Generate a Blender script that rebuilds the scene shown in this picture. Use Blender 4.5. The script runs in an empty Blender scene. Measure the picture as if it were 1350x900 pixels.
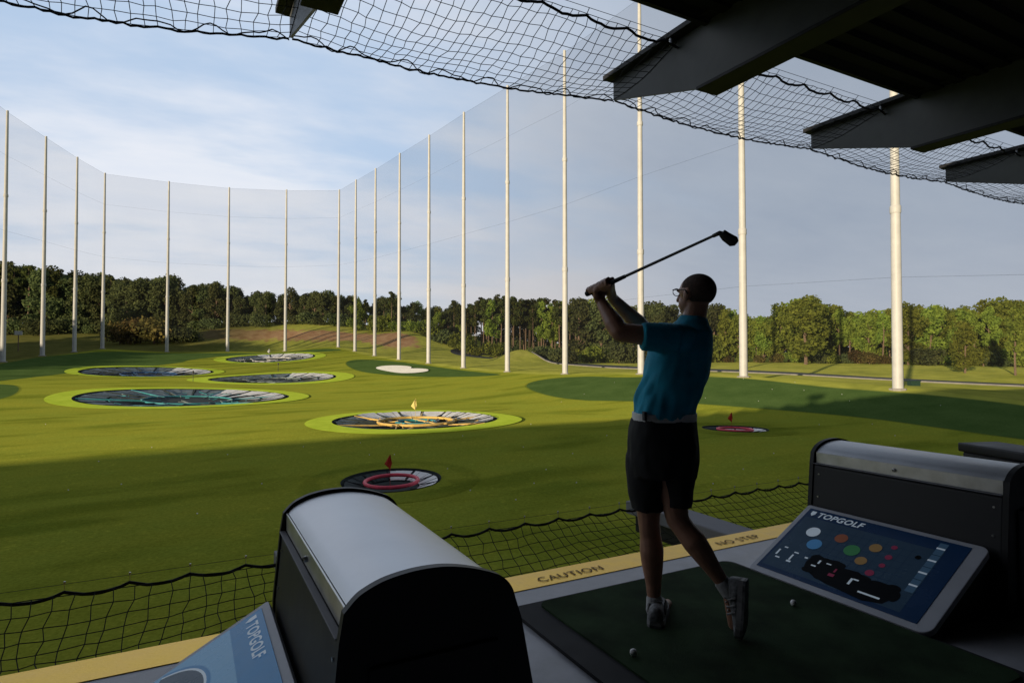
import bpy, bmesh, math, random
import numpy as np
from mathutils import Vector, Matrix

random.seed(7)
rng = np.random.default_rng(7)
R = math.radians
scene = bpy.context.scene
COL = scene.collection

# ------------------------------------------------------------------ camera frame
# world: +X runs along the building edge, +Y out over the range, z = 0 on the deck
F, CX, CY, HZ = 800.0, 675.0, 450.0, 468.0
CAM_H = 1.38
YAW = R(28.0)
PITCH = math.atan((HZ - CY) / F)
c_, s_ = math.cos(YAW), math.sin(YAW)
RIGHT = Vector((c_, -s_, 0))
FWD = Vector((s_, c_, 0))
UP = Vector((0, 0, 1))
FP = FWD * math.cos(PITCH) + UP * math.sin(PITCH)
UPP = UP * math.cos(PITCH) - FWD * math.sin(PITCH)
EYE = Vector((0, 0, CAM_H))


def W(px, py, d):
    """the place seen at a photo point, d metres ahead"""
    r = FP + RIGHT * ((px - CX) / F) + UPP * ((CY - py) / F)
    return EYE + r * (d / r.dot(FWD))


def cam2(px, d):
    return RIGHT * ((px - CX) / F * d) + FWD * d


cam_data = bpy.data.cameras.new('camera')
cam_data.sensor_width = 36
cam_data.lens = F / 1350 * 36
cam_data.clip_start = 0.05
cam_data.clip_end = 8000
cam = bpy.data.objects.new('camera', cam_data)
COL.objects.link(cam)
cam.location = EYE
m3 = Matrix((RIGHT, UPP, -FP)).transposed()
cam.rotation_euler = m3.to_euler()
scene.camera = cam

# ------------------------------------------------------------------ light
SUN_AZ, SUN_EL = R(62.0), R(6.7)
sun_dir = Vector((math.sin(SUN_AZ) * math.cos(SUN_EL), math.cos(SUN_AZ) * math.cos(SUN_EL), -math.sin(SUN_EL)))
sd = bpy.data.lights.new('sun', 'SUN')
sd.energy = 5.0
sd.angle = R(0.55)
sd.color = (1.0, 0.83, 0.58)
so = bpy.data.objects.new('sun', sd)
COL.objects.link(so)
so.rotation_euler = sun_dir.to_track_quat('-Z', 'Y').to_euler()
so.location = (-50, -30, 30)

world = bpy.data.worlds.new('World')
scene.world = world
world.use_nodes = True
nt = world.node_tree
nt.nodes.clear()


class NT:
    """small node-tree writer"""

    def __init__(self, tree):
        self.t = tree

    def n(self, kind, **kw):
        nd = self.t.nodes.new(kind)
        for k, v in kw.items():
            if k == 'inp':
                for kk, vv in v.items():
                    self.set(nd, kk, vv)
            else:
                setattr(nd, k, v)
        return nd

    def set(self, nd, key, v):
        s = nd.inputs[key]
        if isinstance(v, bpy.types.NodeSocket):
            self.t.links.new(v, s)
        elif isinstance(v, bpy.types.Node):
            self.t.links.new(v.outputs[0], s)
        else:
            s.default_value = v

    def math(self, op, a, b=0.0, clamp=False):
        nd = self.n('ShaderNodeMath', operation=op, use_clamp=clamp)
        self.set(nd, 0, a)
        self.set(nd, 1, b)
        return nd.outputs[0]

    def mix(self, fac, a, b, blend='MIX'):
        nd = self.n('ShaderNodeMix', data_type='RGBA', blend_type=blend)
        self.set(nd, 0, fac)
        self.set(nd, 6, a)
        self.set(nd, 7, b)
        return nd.outputs[2]

    def ramp(self, fac, stops):
        nd = self.n('ShaderNodeValToRGB')
        e = nd.color_ramp.elements
        while len(e) < len(stops):
            e.new(0.5)
        for el, (p, c) in zip(e, stops):
            el.position = p
            el.color = (c if hasattr(c, '__len__') else (c, c, c)) + ((1,) if not hasattr(c, '__len__') or len(c) == 3 else ())
        self.set(nd, 0, fac)
        return nd.outputs[0]

    def noise(self, vec, scale, detail=3.0, rough=0.55):
        nd = self.n('ShaderNodeTexNoise', noise_dimensions='3D')
        self.set(nd, 'Vector', vec)
        self.set(nd, 'Scale', scale)
        self.set(nd, 'Detail', detail)
        self.set(nd, 'Roughness', rough)
        return nd

    def smooth(self, v, lo, hi):
        nd = self.n('ShaderNodeMapRange', interpolation_type='SMOOTHSTEP')
        self.set(nd, 0, v)
        self.set(nd, 1, lo)
        self.set(nd, 2, hi)
        return nd.outputs[0]


def rgb(r, g, b):
    return (r, g, b, 1.0)


w = NT(nt)
SKYK = 0.1
sky = w.n('ShaderNodeTexSky', sky_type='NISHITA', sun_disc=False, sun_elevation=R(9.0), sun_rotation=math.pi + SUN_AZ, altitude=100, air_density=1.0, dust_density=1.2, ozone_density=1.5)
tc = w.n('ShaderNodeTexCoord')
sep = w.n('ShaderNodeSeparateXYZ', inp={0: tc.outputs['Generated']})
dx, dy, dz = sep.outputs
# clouds lie on a flat layer high above: project the direction on it
zz = w.math('ADD', w.math('MAXIMUM', dz, 0.0), 0.16)
cu = w.math('DIVIDE', dx, zz)
cv = w.math('DIVIDE', dy, zz)
comb = w.n('ShaderNodeCombineXYZ', inp={0: cu, 1: cv})
mp = w.n('ShaderNodeMapping', inp={'Vector': comb.outputs[0], 'Rotation': (0, 0, R(25)), 'Scale': (0.55, 1.0, 1.0)})
nz = w.noise(mp.outputs[0], 1.1, 6.0, 0.55)
cover = w.smooth(nz.outputs[0], 0.38, 0.60)
nz2 = w.noise(mp.outputs[0], 3.2, 5.0, 0.6)
# a grey rain bank stands over the right-hand side, brighter thin cloud on the left
side = w.math('ADD', w.math('MULTIPLY', dx, 0.80), w.math('MULTIPLY', dy, -0.60))   # >0 to the right
bank = w.smooth(w.math('ADD', side, w.math('MULTIPLY', w.math('SUBTRACT', nz.outputs[0], 0.5), 0.5)), -0.5, 0.25)
thin_c = w.mix(nz2.outputs[0], rgb(7.0, 7.7, 9.0), rgb(9.3, 9.3, 9.5))
bank_c = w.mix(nz2.outputs[0], rgb(3.4, 4.1, 5.3), rgb(4.7, 5.3, 6.2))
blue_c = w.mix(0.8, sky.outputs[0], rgb(4.9, 6.7, 9.3))
left_c = w.mix(w.math('ADD', w.math('MULTIPLY', cover, 0.8), 0.15), blue_c, thin_c)
cl = w.mix(bank, left_c, bank_c)
low = w.smooth(dz, 0.22, 0.0)
warm = w.mix(w.math('MULTIPLY', low, 0.55), cl, w.mix(bank, rgb(8.4, 8.5, 8.7), rgb(5.6, 5.9, 6.5)))
# sky dimmed overhead and behind, out of view, to hold down ambient light
ahead = w.math('ADD', w.math('MULTIPLY', dx, FWD.x), w.math('MULTIPLY', dy, FWD.y))
thick = w.math('MAXIMUM', w.smooth(dz, 0.54, 0.74), w.smooth(ahead, 0.15, -0.35))
warm = w.mix(w.math('MULTIPLY', thick, 0.92), warm, w.mix(nz2.outputs[0], rgb(0.9, 1.2, 1.7), rgb(1.5, 1.75, 2.2)))
glow = w.math('MULTIPLY', w.smooth(dz, 0.26, 0.03), w.smooth(w.math('ABSOLUTE', w.math('ADD', side, 0.12)), 0.30, 0.0))
warm = w.mix(w.math('MULTIPLY', glow, 0.6), warm, rgb(7.6, 7.0, 6.7))
under = w.smooth(dz, 0.0, -0.03)
fin = w.mix(under, warm, rgb(0.7, 0.75, 0.6))
bg = w.n('ShaderNodeBackground', inp={'Color': fin, 'Strength': SKYK})
wo = w.n('ShaderNodeOutputWorld')
nt.links.new(bg.outputs[0], wo.inputs[0])

scene.view_settings.view_transform = 'Standard'
scene.view_settings.look = 'None'
scene.view_settings.exposure = 0
scene.view_settings.gamma = 1
scene.render.engine = 'CYCLES'
scene.cycles.max_bounces = 8
scene.cycles.transparent_max_bounces = 16
scene.cycles.use_denoising = True

# ------------------------------------------------------------------ materials
MATS = {}


def mat(name, col, rough=0.7, metal=0.0, var=0.15, scale=6.0, bump=0.0, bscale=40.0, spec=0.4, coat=0.0, stretch=None):
    m = bpy.data.materials.new(name)
    m.use_nodes = True
    t = NT(m.node_tree)
    b = m.node_tree.nodes['Principled BSDF']
    co = t.n('ShaderNodeTexCoord').outputs['Object']
    if stretch:
        co = t.n('ShaderNodeMapping', inp={'Vector': co, 'Scale': stretch}).outputs[0]
    nz = t.noise(co, scale, 4.0)
    hi = tuple(min(1, c * (1 + var)) for c in col)
    lo = tuple(c * (1 - var) for c in col)
    t.set(b, 'Base Color', t.ramp(nz.outputs[0], [(0.3, lo), (0.7, hi)]))
    t.set(b, 'Roughness', t.math('ADD', t.math('MULTIPLY', t.math('SUBTRACT', nz.outputs[0], 0.5), 0.25), rough, True))
    b.inputs['Metallic'].default_value = metal
    b.inputs['Specular IOR Level'].default_value = spec
    if coat:
        b.inputs['Coat Weight'].default_value = coat
    if bump:
        n2 = t.noise(co, bscale, 3.0)
        bp = t.n('ShaderNodeBump', inp={'Strength': bump, 'Distance': 0.01, 'Height': n2.outputs[0]})
        t.set(b, 'Normal', bp.outputs[0])
    MATS[name] = m
    return m


M_POLE = mat('pole_paint', (0.57, 0.565, 0.545), 0.5, var=0.08, scale=1.2)
M_ROOF = mat('soffit_steel', (0.010, 0.010, 0.0105), 0.9, var=0.2, scale=3)
M_BEAM = mat('beam_paint', (0.10, 0.105, 0.105), 0.5, var=0.14, scale=3, bump=0.08, bscale=60)
M_BEAMD = mat('beam_dark', (0.014, 0.014, 0.015), 0.6, var=0.2, scale=5)
M_CONC = mat('deck_concrete', (0.40, 0.40, 0.43), 0.36, var=0.2, scale=5, bump=0.15, bscale=90)
M_WALL = mat('dark_wall', (0.02, 0.02, 0.021), 0.9, var=0.2, scale=2)
M_YELLOW = mat('yellow_paint', (0.95, 0.58, 0.085), 0.40, 0.75, var=0.12, scale=7, bump=0.2, bscale=70)
M_LETTER = mat('worn_letter_paint', (0.20, 0.115, 0.03), 0.8, var=0.4, scale=30)
M_MAT = mat('mat_turf', (0.030, 0.052, 0.025), 1.0, var=0.5, scale=3.5, bump=0.6, bscale=600, spec=0.1)
M_MATEDGE = mat('mat_rubber', (0.012, 0.012, 0.013), 0.8)
M_ARM = mat('arm_paint', (0.20, 0.20, 0.22), 0.6, var=0.12, scale=8)
M_NET = mat('net_twine', (0.012, 0.012, 0.012), 0.9)
M_ROPE = mat('black_rope', (0.010, 0.010, 0.011), 0.9, var=0.4, scale=80)
M_WIRE = mat('steel_wire', (0.10, 0.10, 0.10), 0.5, 0.6)
M_CLIP = mat('clip_steel', (0.5, 0.5, 0.5), 0.35, 0.8)
M_STEEL = mat('brushed_steel', (0.56, 0.565, 0.58), 0.40, 0.9, var=0.10, scale=4)
M_BAND = mat('band_steel', (0.66, 0.65, 0.62), 0.4, 0.75, var=0.12, scale=12)
M_CAB = mat('cabinet_black', (0.022, 0.022, 0.024), 0.55, var=0.2, scale=5, bump=0.05, bscale=200)
M_RIM = mat('rim_black', (0.008, 0.008, 0.009), 0.5)
M_FRAME = mat('panel_frame', (0.47, 0.48, 0.52), 0.5, 0.1, var=0.08, scale=7)
M_BLACK = mat('dark_ink', (0.004, 0.005, 0.007), 0.6, spec=0.08)
M_WHITEB = mat('ball_white', (0.8, 0.8, 0.78), 0.35, var=0.05)
M_SKIN = mat('skin', (0.40, 0.205, 0.135), 0.45, var=0.14, scale=14, bump=0.1, bscale=120)
M_SHIRT = mat('shirt_blue', (0.015, 0.33, 0.51), 0.8, var=0.15, scale=9, bump=0.25, bscale=500)
M_SHORTS = mat('shorts_black', (0.018, 0.018, 0.02), 0.85, var=0.25, scale=9, bump=0.25, bscale=400)
M_BELT = mat('belt_grey', (0.78, 0.78, 0.78), 0.6, var=0.1, scale=30)
M_HAIR = mat('hair_short', (0.085, 0.055, 0.044), 0.9, var=0.4, scale=90, bump=0.5, bscale=300)
M_SOCK = mat('sock_white', (0.45, 0.45, 0.45), 0.9, bump=0.3, bscale=300)
M_SHOE = mat('shoe_mesh', (0.15, 0.155, 0.16), 0.7, var=0.8, scale=38)
M_SOLE = mat('shoe_sole', (0.10, 0.10, 0.104), 0.7, var=0.8, scale=40)
M_TRIM = mat('shoe_trim', (0.22, 0.22, 0.22), 0.6, var=0.2, scale=40)
M_GRAPH = mat('club_shaft', (0.02, 0.02, 0.021), 0.35, 0.2)
M_IRON = mat('club_iron', (0.06, 0.06, 0.06), 0.35, 0.9)
M_RED = mat('target_red', (0.80, 0.07, 0.11), 0.5, var=0.2, scale=3)
M_FLAGR = mat('flag_red', (0.55, 0.035, 0.02), 0.8, var=0.2)
M_FLAGY = mat('flag_yellow', (0.75, 0.62, 0.20), 0.8, var=0.1)
M_TEAL = mat('target_teal', (0.05, 0.27, 0.29), 0.5, var=0.2, scale=2)
M_AMBER = mat('target_yellow', (0.66, 0.44, 0.12), 0.5, var=0.2, scale=2)
M_NAVY = mat('target_blue', (0.03, 0.10, 0.25), 0.5, var=0.3, scale=2)
M_PIT = mat('pit_dark', (0.028, 0.038, 0.036), 0.9, var=0.5, scale=1.5)
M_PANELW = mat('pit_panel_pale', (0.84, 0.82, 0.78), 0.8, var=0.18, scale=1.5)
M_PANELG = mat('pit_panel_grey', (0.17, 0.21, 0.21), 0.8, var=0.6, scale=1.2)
M_ROAD = mat('asphalt', (0.055, 0.058, 0.066), 0.85, var=0.2, scale=0.5)
M_KERB = mat('kerb_concrete', (0.33, 0.31, 0.28), 0.8, var=0.15, scale=1.0)
M_SAND = mat('bunker_white', (0.88, 0.85, 0.78), 0.9, var=0.06, scale=0.5)
M_BARK = mat('bark', (0.22, 0.15, 0.10), 0.95, var=0.35, scale=4)
M_BOX = mat('utility_green', (0.02, 0.06, 0.035), 0.6)
M_SIGNW = mat('sign_white', (0.6, 0.6, 0.58), 0.6)


def leaf_mat(name, col, dark):
    m = bpy.data.materials.new(name)
    m.use_nodes = True
    t = NT(m.node_tree)
    t.t.nodes.clear()
    co = t.n('ShaderNodeTexCoord').outputs['Object']
    oi = t.n('ShaderNodeObjectInfo')
    nz = t.noise(co, 0.55, 3.0)
    c1 = t.ramp(nz.outputs[0], [(0.32, dark), (0.68, col)])
    hs = t.n('ShaderNodeHueSaturation', inp={'Hue': t.math('ADD', t.math('MULTIPLY', oi.outputs['Random'], 0.05), 0.472), 'Value': t.math('ADD', t.math('MULTIPLY', oi.outputs['Random'], 0.7), 0.62), 'Color': c1})
    d = t.n('ShaderNodeBsdfDiffuse', inp={'Color': hs.outputs[0]})
    tr = t.n('ShaderNodeBsdfTranslucent', inp={'Color': hs.outputs[0]})
    mx = t.n('ShaderNodeMixShader', inp={0: 0.42, 1: d.outputs[0], 2: tr.outputs[0]})
    o = t.n('ShaderNodeOutputMaterial')
    t.t.links.new(mx.outputs[0], o.inputs[0])
    return m


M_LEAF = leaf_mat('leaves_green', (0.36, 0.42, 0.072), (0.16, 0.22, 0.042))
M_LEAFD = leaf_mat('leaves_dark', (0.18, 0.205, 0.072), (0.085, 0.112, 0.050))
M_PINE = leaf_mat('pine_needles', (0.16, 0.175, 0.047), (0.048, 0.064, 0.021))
M_RUST = leaf_mat('leaves_rust', (0.25, 0.18, 0.06), (0.10, 0.095, 0.032))


def emit_mat(name, col, e, rough=0.32):
    m = mat(name, col, rough, var=0.12, scale=9)
    b = m.node_tree.nodes['Principled BSDF']
    b.inputs['Specular IOR Level'].default_value = 0.25
    b.inputs['Emission Color'].default_value = col + (1,)
    b.inputs['Emission Strength'].default_value = e
    return m


M_SCREEN = emit_mat('screen_navy', (0.006, 0.024, 0.070), 0.12, 0.25)
M_SCRLT = emit_mat('screen_map', (0.020, 0.046, 0.082), 0.12, 0.25)
M_SCRPALE = emit_mat('screen_pale_blue', (0.10, 0.23, 0.38), 0.30, 0.28)
M_SCRCOL = emit_mat('screen_column', (0.045, 0.10, 0.17), 0.16)
M_INKW = emit_mat('ink_white', (0.42, 0.50, 0.58), 0.26)
M_INKB = emit_mat('ink_blue', (0.05, 0.19, 0.40), 0.18)
M_INKO = emit_mat('ink_orange', (0.24, 0.075, 0.035), 0.12)
M_INKG = emit_mat('ink_green', (0.04, 0.20, 0.07), 0.12)
M_INKY = emit_mat('ink_amber', (0.28, 0.17, 0.06), 0.12)
M_INKP = emit_mat('ink_pink', (0.24, 0.025, 0.07), 0.12)


def net_mat(name, cover):
    m = bpy.data.materials.new(name)
    m.use_nodes = True
    t = NT(m.node_tree)
    t.t.nodes.clear()
    co = t.n('ShaderNodeTexCoord').outputs['Object']
    nz = t.noise(co, 0.06, 3.0)
    fac = t.math('ADD', t.math('MULTIPLY', t.math('SUBTRACT', nz.outputs[0], 0.5), 0.06), cover)
    d = t.n('ShaderNodeBsdfDiffuse', inp={'Color': rgb(0.035, 0.038, 0.045)})
    tr = t.n('ShaderNodeBsdfTransparent')
    mx = t.n('ShaderNodeMixShader', inp={0: fac, 1: tr.outputs[0], 2: d.outputs[0]})
    o = t.n('ShaderNodeOutputMaterial')
    t.t.links.new(mx.outputs[0], o.inputs[0])
    return m


M_BARRIER = net_mat('fine_barrier_mesh', 0.155)
M_SEAM = net_mat('barrier_seam', 0.16)

# ------------------------------------------------------------------ object helpers


def obj(name, me, material=None, parent=None, loc=None):
    """me: Mesh or BMesh -> one linked mesh object"""
    if isinstance(me, bmesh.types.BMesh):
        bm = me
        me = bpy.data.meshes.new(name)
        bm.to_mesh(me)
        bm.free()
    if material is not None:
        for mm in (material if isinstance(material, (list, tuple)) else [material]):
            me.materials.append(mm)
    o = bpy.data.objects.new(name, me)
    COL.objects.link(o)
    if parent is not None:
        o.parent = parent
    if loc is not None:
        o.location = loc
    return o


def tag(o, label=None, cat=None, group=None, kind=None):
    if label:
        o['label'] = label
    if cat:
        o['category'] = cat
    if group:
        o['group'] = group
    if kind:
        o['kind'] = kind
    return o


def thing(name, label, cat, loc=(0, 0, 0), rz=0.0, group=None):
    o = bpy.data.objects.new(name, None)
    COL.objects.link(o)
    o.location = loc
    o.rotation_euler = (0, 0, rz)
    o.empty_display_size = 0.2
    return tag(o, label, cat, group)


def copy_tree(o, parent=None):
    c = o.copy()
    COL.objects.link(c)
    c.parent = parent
    for ch in list(o.children):
        copy_tree(ch, c)
    return c


def smooth(o, ang=None):
    for p in o.data.polygons:
        p.use_smooth = True
    if ang:
        try:
            o.data.set_sharp_from_angle(angle=R(ang))
        except Exception:
            pass
    return o


def pydata(name, v, f):
    me = bpy.data.meshes.new(name)
    me.from_pydata([tuple(x) for x in v], [], f)
    me.update()
    return me


def bm_box(bm, x0, x1, y0, y1, z0, z1, mi=0):
    vs = [bm.verts.new((x, y, z)) for x in (x0, x1) for y in (y0, y1) for z in (z0, z1)]
    for q in ((0, 1, 3, 2), (4, 6, 7, 5), (0, 4, 5, 1), (2, 3, 7, 6), (0, 2, 6, 4), (1, 5, 7, 3)):
        f = bm.faces.new([vs[i] for i in q])
        f.material_index = mi
    return vs


def bm_prism(bm, pts, axis_vec, mi=0):
    """polygon pts (3D) extruded by axis_vec"""
    a = [bm.verts.new(p) for p in pts]
    b = [bm.verts.new(Vector(p) + Vector(axis_vec)) for p in pts]
    n = len(pts)
    fs = [bm.faces.new(a), bm.faces.new(list(reversed(b)))]
    for i in range(n):
        fs.append(bm.faces.new((a[i], b[i], b[(i + 1) % n], a[(i + 1) % n])))
    for f in fs:
        f.material_index = mi
    bmesh.ops.recalc_face_normals(bm, faces=fs)
    return fs


def bevel(bm, w, seg=2):
    bmesh.ops.remove_doubles(bm, verts=bm.verts, dist=1e-6)
    bmesh.ops.bevel(bm, geom=[e for e in bm.edges if e.is_manifold and e.calc_face_angle(0) > R(25)], offset=w, segments=seg, profile=0.6, affect='EDGES', clamp_overlap=True)


def frame_of(d):
    d = Vector(d).normalized()
    a = Vector((0, 0, 1)) if abs(d.z) < 0.9 else Vector((1, 0, 0))
    u = d.cross(a).normalized()
    return u, d.cross(u).normalized()


def tube_data(paths, n=4):
    """paths: list of (points, radius or radii) -> verts, faces of tubes"""
    V, Fc = [], []
    for pts, rad in paths:
        k = len(pts)
        rr = rad if hasattr(rad, '__len__') else [rad] * k
        base = len(V)
        for i in range(k):
            t = Vector(pts[min(i + 1, k - 1)]) - Vector(pts[max(i - 1, 0)])
            if t.length < 1e-9:
                t = Vector((0, 0, 1))
            u, v = frame_of(t)
            for j in range(n):
                a = 2 * math.pi * j / n
                V.append(Vector(pts[i]) + (u * math.cos(a) + v * math.sin(a)) * rr[i])
        for i in range(k - 1):
            for j in range(n):
                j2 = (j + 1) % n
                Fc.append((base + i * n + j, base + i * n + j2, base + (i + 1) * n + j2, base + (i + 1) * n + j))
        Fc.append(tuple(base + j for j in range(n)))
        Fc.append(tuple(base + (k - 1) * n + j for j in reversed(range(n))))
    return V, Fc


def tubes(name, paths, material, parent=None, n=4):
    o = obj(name, pydata(name, *tube_data(paths, n)), material, parent)
    return smooth(o, 50) if n > 4 else o


def text_mesh(txt, size, shear=0.0, bold=0.0, space=1.0):
    cu = bpy.data.curves.new('lettering', 'FONT')
    cu.body = txt
    cu.size = size
    cu.shear = shear
    cu.offset = bold
    cu.space_character = space
    cu.resolution_u = 3
    o = bpy.data.objects.new('lettering', cu)
    COL.objects.link(o)
    dg = bpy.context.evaluated_depsgraph_get()
    dg.update()
    me = bpy.data.meshes.new_from_object(o.evaluated_get(dg))
    bpy.data.objects.remove(o)
    return me


def place_mesh(me, origin, ux, uy):
    ux, uy = Vector(ux).normalized(), Vector(uy).normalized()
    uz = ux.cross(uy)
    M = Matrix((ux, uy, uz)).transposed().to_4x4()
    M.translation = origin
    me.transform(M)
    return me


# ------------------------------------------------------------------ terrain
PX_R = [1183, 980, 845, 745, 669, 611, 565, 526, 494, 468, 446]
BY_R = [513, 496, 493, 493, 490, 485, 479, 474, 469, 463, 457.5]
D_R = [55 * 1053 / (x - 130) for x in PX_R]
PX_B = [376, 300, 220]
BY_B = [463, 463.5, 464]
D_B = [180, 177, 171]
PX_L = [135, 98, 56, 4]
BY_L = [459.5, 464, 469, 477]
D_L = [164, 149, 133, 117]

ctrl = []


def cp(px, py, d):
    p = W(px, py, d)
    ctrl.append((p.x, p.y, p.z))


for a, b, c in ((PX_R, BY_R, D_R), (PX_B, BY_B, D_B), (PX_L, BY_L, D_L)):
    for x, y, d in zip(a, b, c):
        cp(x, y, d)
TARGETS = [  # px, py, depth, outer width px, inner width px
    ('red', 517, 633, 27.0, 0, 130),
    ('red', 968, 565, 41.0, 0, 84),
    ('yellow', 549, 552, 47.0, 279, 214),
    ('green', 249, 524, 72.6, 312, 258),
    ('brown', 362, 498.5, 106.0, 208, 160),
    ('blue', 197, 491.5, 118.0, 188, 160),
    ('white', 358, 472.5, 156.0, 140, 112)]
for t in TARGETS:
    cp(*t[1:4])
for p in [(0, 515, 70), (-300, 545, 55), (-250, 495, 95), (-400, 490, 110), (1350, 545, 44), (1100, 524, 55), (850, 526, 62), (700, 502, 85), (600, 500, 100),
          (1350, 509, 80), (1600, 517, 68), (1150, 499, 97), (980, 489.5, 116), (830, 485, 140), (1085, 505.5, 61), (1100, 503, 74), (1000, 498, 69), (1000, 494, 84), (1250, 511, 60), (1340, 517, 57), (1250, 507, 72), (900, 495, 77), (900, 491, 98), (800, 492, 92), (800, 488, 115), (1300, 488, 108), (1500, 490, 105), (1100, 480, 140), (960, 478, 155), (840, 478, 175), (740, 477, 180), (640, 471, 195), (610, 466, 205),
          (1300, 480, 180), (1000, 474, 230), (740, 472, 250),
          (270, 436, 224), (340, 433, 224), (420, 434, 222), (500, 441, 214), (540, 439, 212), (575, 452, 212),
          (300, 459, 200), (400, 458, 202), (450, 452, 200), (500, 462, 192), (545, 466, 186),
          (0, 444, 225), (60, 440, 232), (120, 440, 232), (200, 446, 222), (-150, 446, 215), (-350, 455, 190), (40, 462, 165), (-100, 470, 130),
          (100, 425, 300), (400, 425, 300), (600, 440, 300)]:
    cp(*p)
for x, y, z in [(-110, 0, -4.5), (-60, 4, -4.5), (-20, 4, -4.5), (0, 4, -4.5), (20, 4, -4.5), (60, 4, -4.3), (100, 0, -4.0), (0, -60, -4.5), (-130, -60, -4.5), (130, -60, -4),
                (-130, 60, -3.5), (-600, 0, 2), (-500, 500, 16), (0, 700, 14), (500, 500, 4), (700, 0, -2), (0, -500, -4), (1500, 1500, 10), (-1500, 1500, 25), (-1500, -800, 0), (1500, -800, 0)]:
    ctrl.append((x, y, z))
ctrl = np.array(ctrl)
C2 = 14.0


def _phi(A, B):
    d2 = ((A[:, None, :] - B[None, :, :]) ** 2).sum(-1)
    return np.sqrt(d2 + C2 ** 2)


K = _phi(ctrl[:, :2], ctrl[:, :2])
n_ = len(ctrl)
Amat = np.zeros((n_ + 1, n_ + 1))
Amat[:n_, :n_] = K + np.eye(n_) * (-0.03)
Amat[:n_, n_] = 1
Amat[n_, :n_] = 1
wts = np.linalg.solve(Amat, np.append(ctrl[:, 2], 0))


def terr_np(x, y):
    x, y = np.atleast_1d(np.asarray(x, float)), np.atleast_1d(np.asarray(y, float))
    out = np.zeros(len(x))
    for i in range(0, len(x), 20000):
        P = np.stack([x[i:i + 20000], y[i:i + 20000]], 1)
        out[i:i + 20000] = _phi(P, ctrl[:, :2]) @ wts[:n_] + wts[n_]
    # small mound in front of the pines, the building stands on level ground
    q = cam2(688, 158)
    out += 3.2 * np.exp(-(((x - q.x) / 6) ** 2 + ((y - q.y) / 5) ** 2))
    return out


def terr(x, y):
    return float(terr_np(x, y)[0])


def ground(px, d):
    """the ground point d metres ahead at photo column px"""
    q = cam2(px, d)
    return Vector((q.x, q.y, terr(q.x, q.y)))


def seen_ground(px, py, lo=10, hi=330):
    """where the sight line of a photo point first meets the ground"""
    ds = np.arange(lo, hi, 0.5)
    pts = np.array([W(px, py, d) for d in ds])
    below = pts[:, 2] <= terr_np(pts[:, 0], pts[:, 1])
    i = int(np.argmax(below)) if below.any() else len(ds) - 1
    return Vector((pts[i, 0], pts[i, 1], terr(pts[i, 0], pts[i, 1])))


def poly_sd(px, py, poly):
    """signed distance to polygon, negative inside"""
    poly = np.array(poly)
    d = np.full(len(px), 1e9)
    inside = np.zeros(len(px), bool)
    n = len(poly)
    for i in range(n):
        a, b = poly[i], poly[(i + 1) % n]
        e = b - a
        wv = np.stack([px - a[0], py - a[1]], 1)
        t = np.clip((wv @ e) / (e @ e), 0, 1)
        d = np.minimum(d, np.hypot(wv[:, 0] - t * e[0], wv[:, 1] - t * e[1]))
        cnd = (a[1] <= py) != (b[1] <= py)
        with np.errstate(divide='ignore', invalid='ignore'):
            xi = a[0] + (py - a[1]) / (b[1] - a[1]) * e[0]
        inside ^= cnd & (px < xi)
    return np.where(inside, -d, d)


def pole_xy(px, d):
    q = cam2(px, d)
    return np.array([q.x, q.y])


R_line = [pole_xy(x, d) for x, d in zip(PX_R, D_R)]
B_line = [pole_xy(x, d) for x, d in zip(PX_B, D_B)]
L_line = [pole_xy(x, d) for x, d in zip(PX_L, D_L)]
l_step = (L_line[3] - L_line[0]) / 3
L_ext = [L_line[3] + l_step * (i + 1) for i in range(4)]
r_step = (R_line[0] - R_line[3]) / 3
R_ext = [R_line[0] + r_step * (i + 1) for i in range(2)]


def smooth_poly(pts, it=3):
    pts = [np.array(p, float) for p in pts]
    for _ in range(it):
        o = []
        for i in range(len(pts)):
            a, b = pts[i], pts[(i + 1) % len(pts)]
            o += [a * 0.75 + b * 0.25, a * 0.25 + b * 0.75]
        pts = o
    return pts


def patch(pix, it=2):
    return smooth_poly([tuple(seen_ground(*p))[:2] for p in pix], it)


# darker turf bands on the range; the last also has tree shade painted in
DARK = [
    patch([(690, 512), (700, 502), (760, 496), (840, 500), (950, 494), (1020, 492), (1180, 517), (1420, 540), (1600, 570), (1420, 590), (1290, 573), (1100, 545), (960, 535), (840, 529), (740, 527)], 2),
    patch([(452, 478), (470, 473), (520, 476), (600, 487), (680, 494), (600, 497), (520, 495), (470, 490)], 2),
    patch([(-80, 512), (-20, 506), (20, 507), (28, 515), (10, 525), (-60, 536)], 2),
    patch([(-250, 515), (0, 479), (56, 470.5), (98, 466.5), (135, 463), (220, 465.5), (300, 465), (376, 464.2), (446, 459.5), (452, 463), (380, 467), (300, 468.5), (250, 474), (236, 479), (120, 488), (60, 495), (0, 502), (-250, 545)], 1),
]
FIELD = [tuple(p) for p in (list(reversed(R_ext)) + R_line + B_line + L_line + L_ext)] + [(-90, 3), (90, 3)]
CLAY = [patch([(262, 448), (262, 436), (340, 434.5), (420, 435.5), (470, 438), (540, 441), (558, 455), (540, 461), (500, 459), (450, 449), (380, 449), (300, 449)], 1)]


def axis(lo, hi, step, far):
    a = list(np.arange(lo, hi + step * 0.5, step))
    s, x = step, hi
    while x < far:
        s *= 1.22
        x += s
        a.append(x)
    s, x = step, lo
    while x > -far:
        s *= 1.22
        x -= s
        a.insert(0, x)
    return np.array(a)


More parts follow.
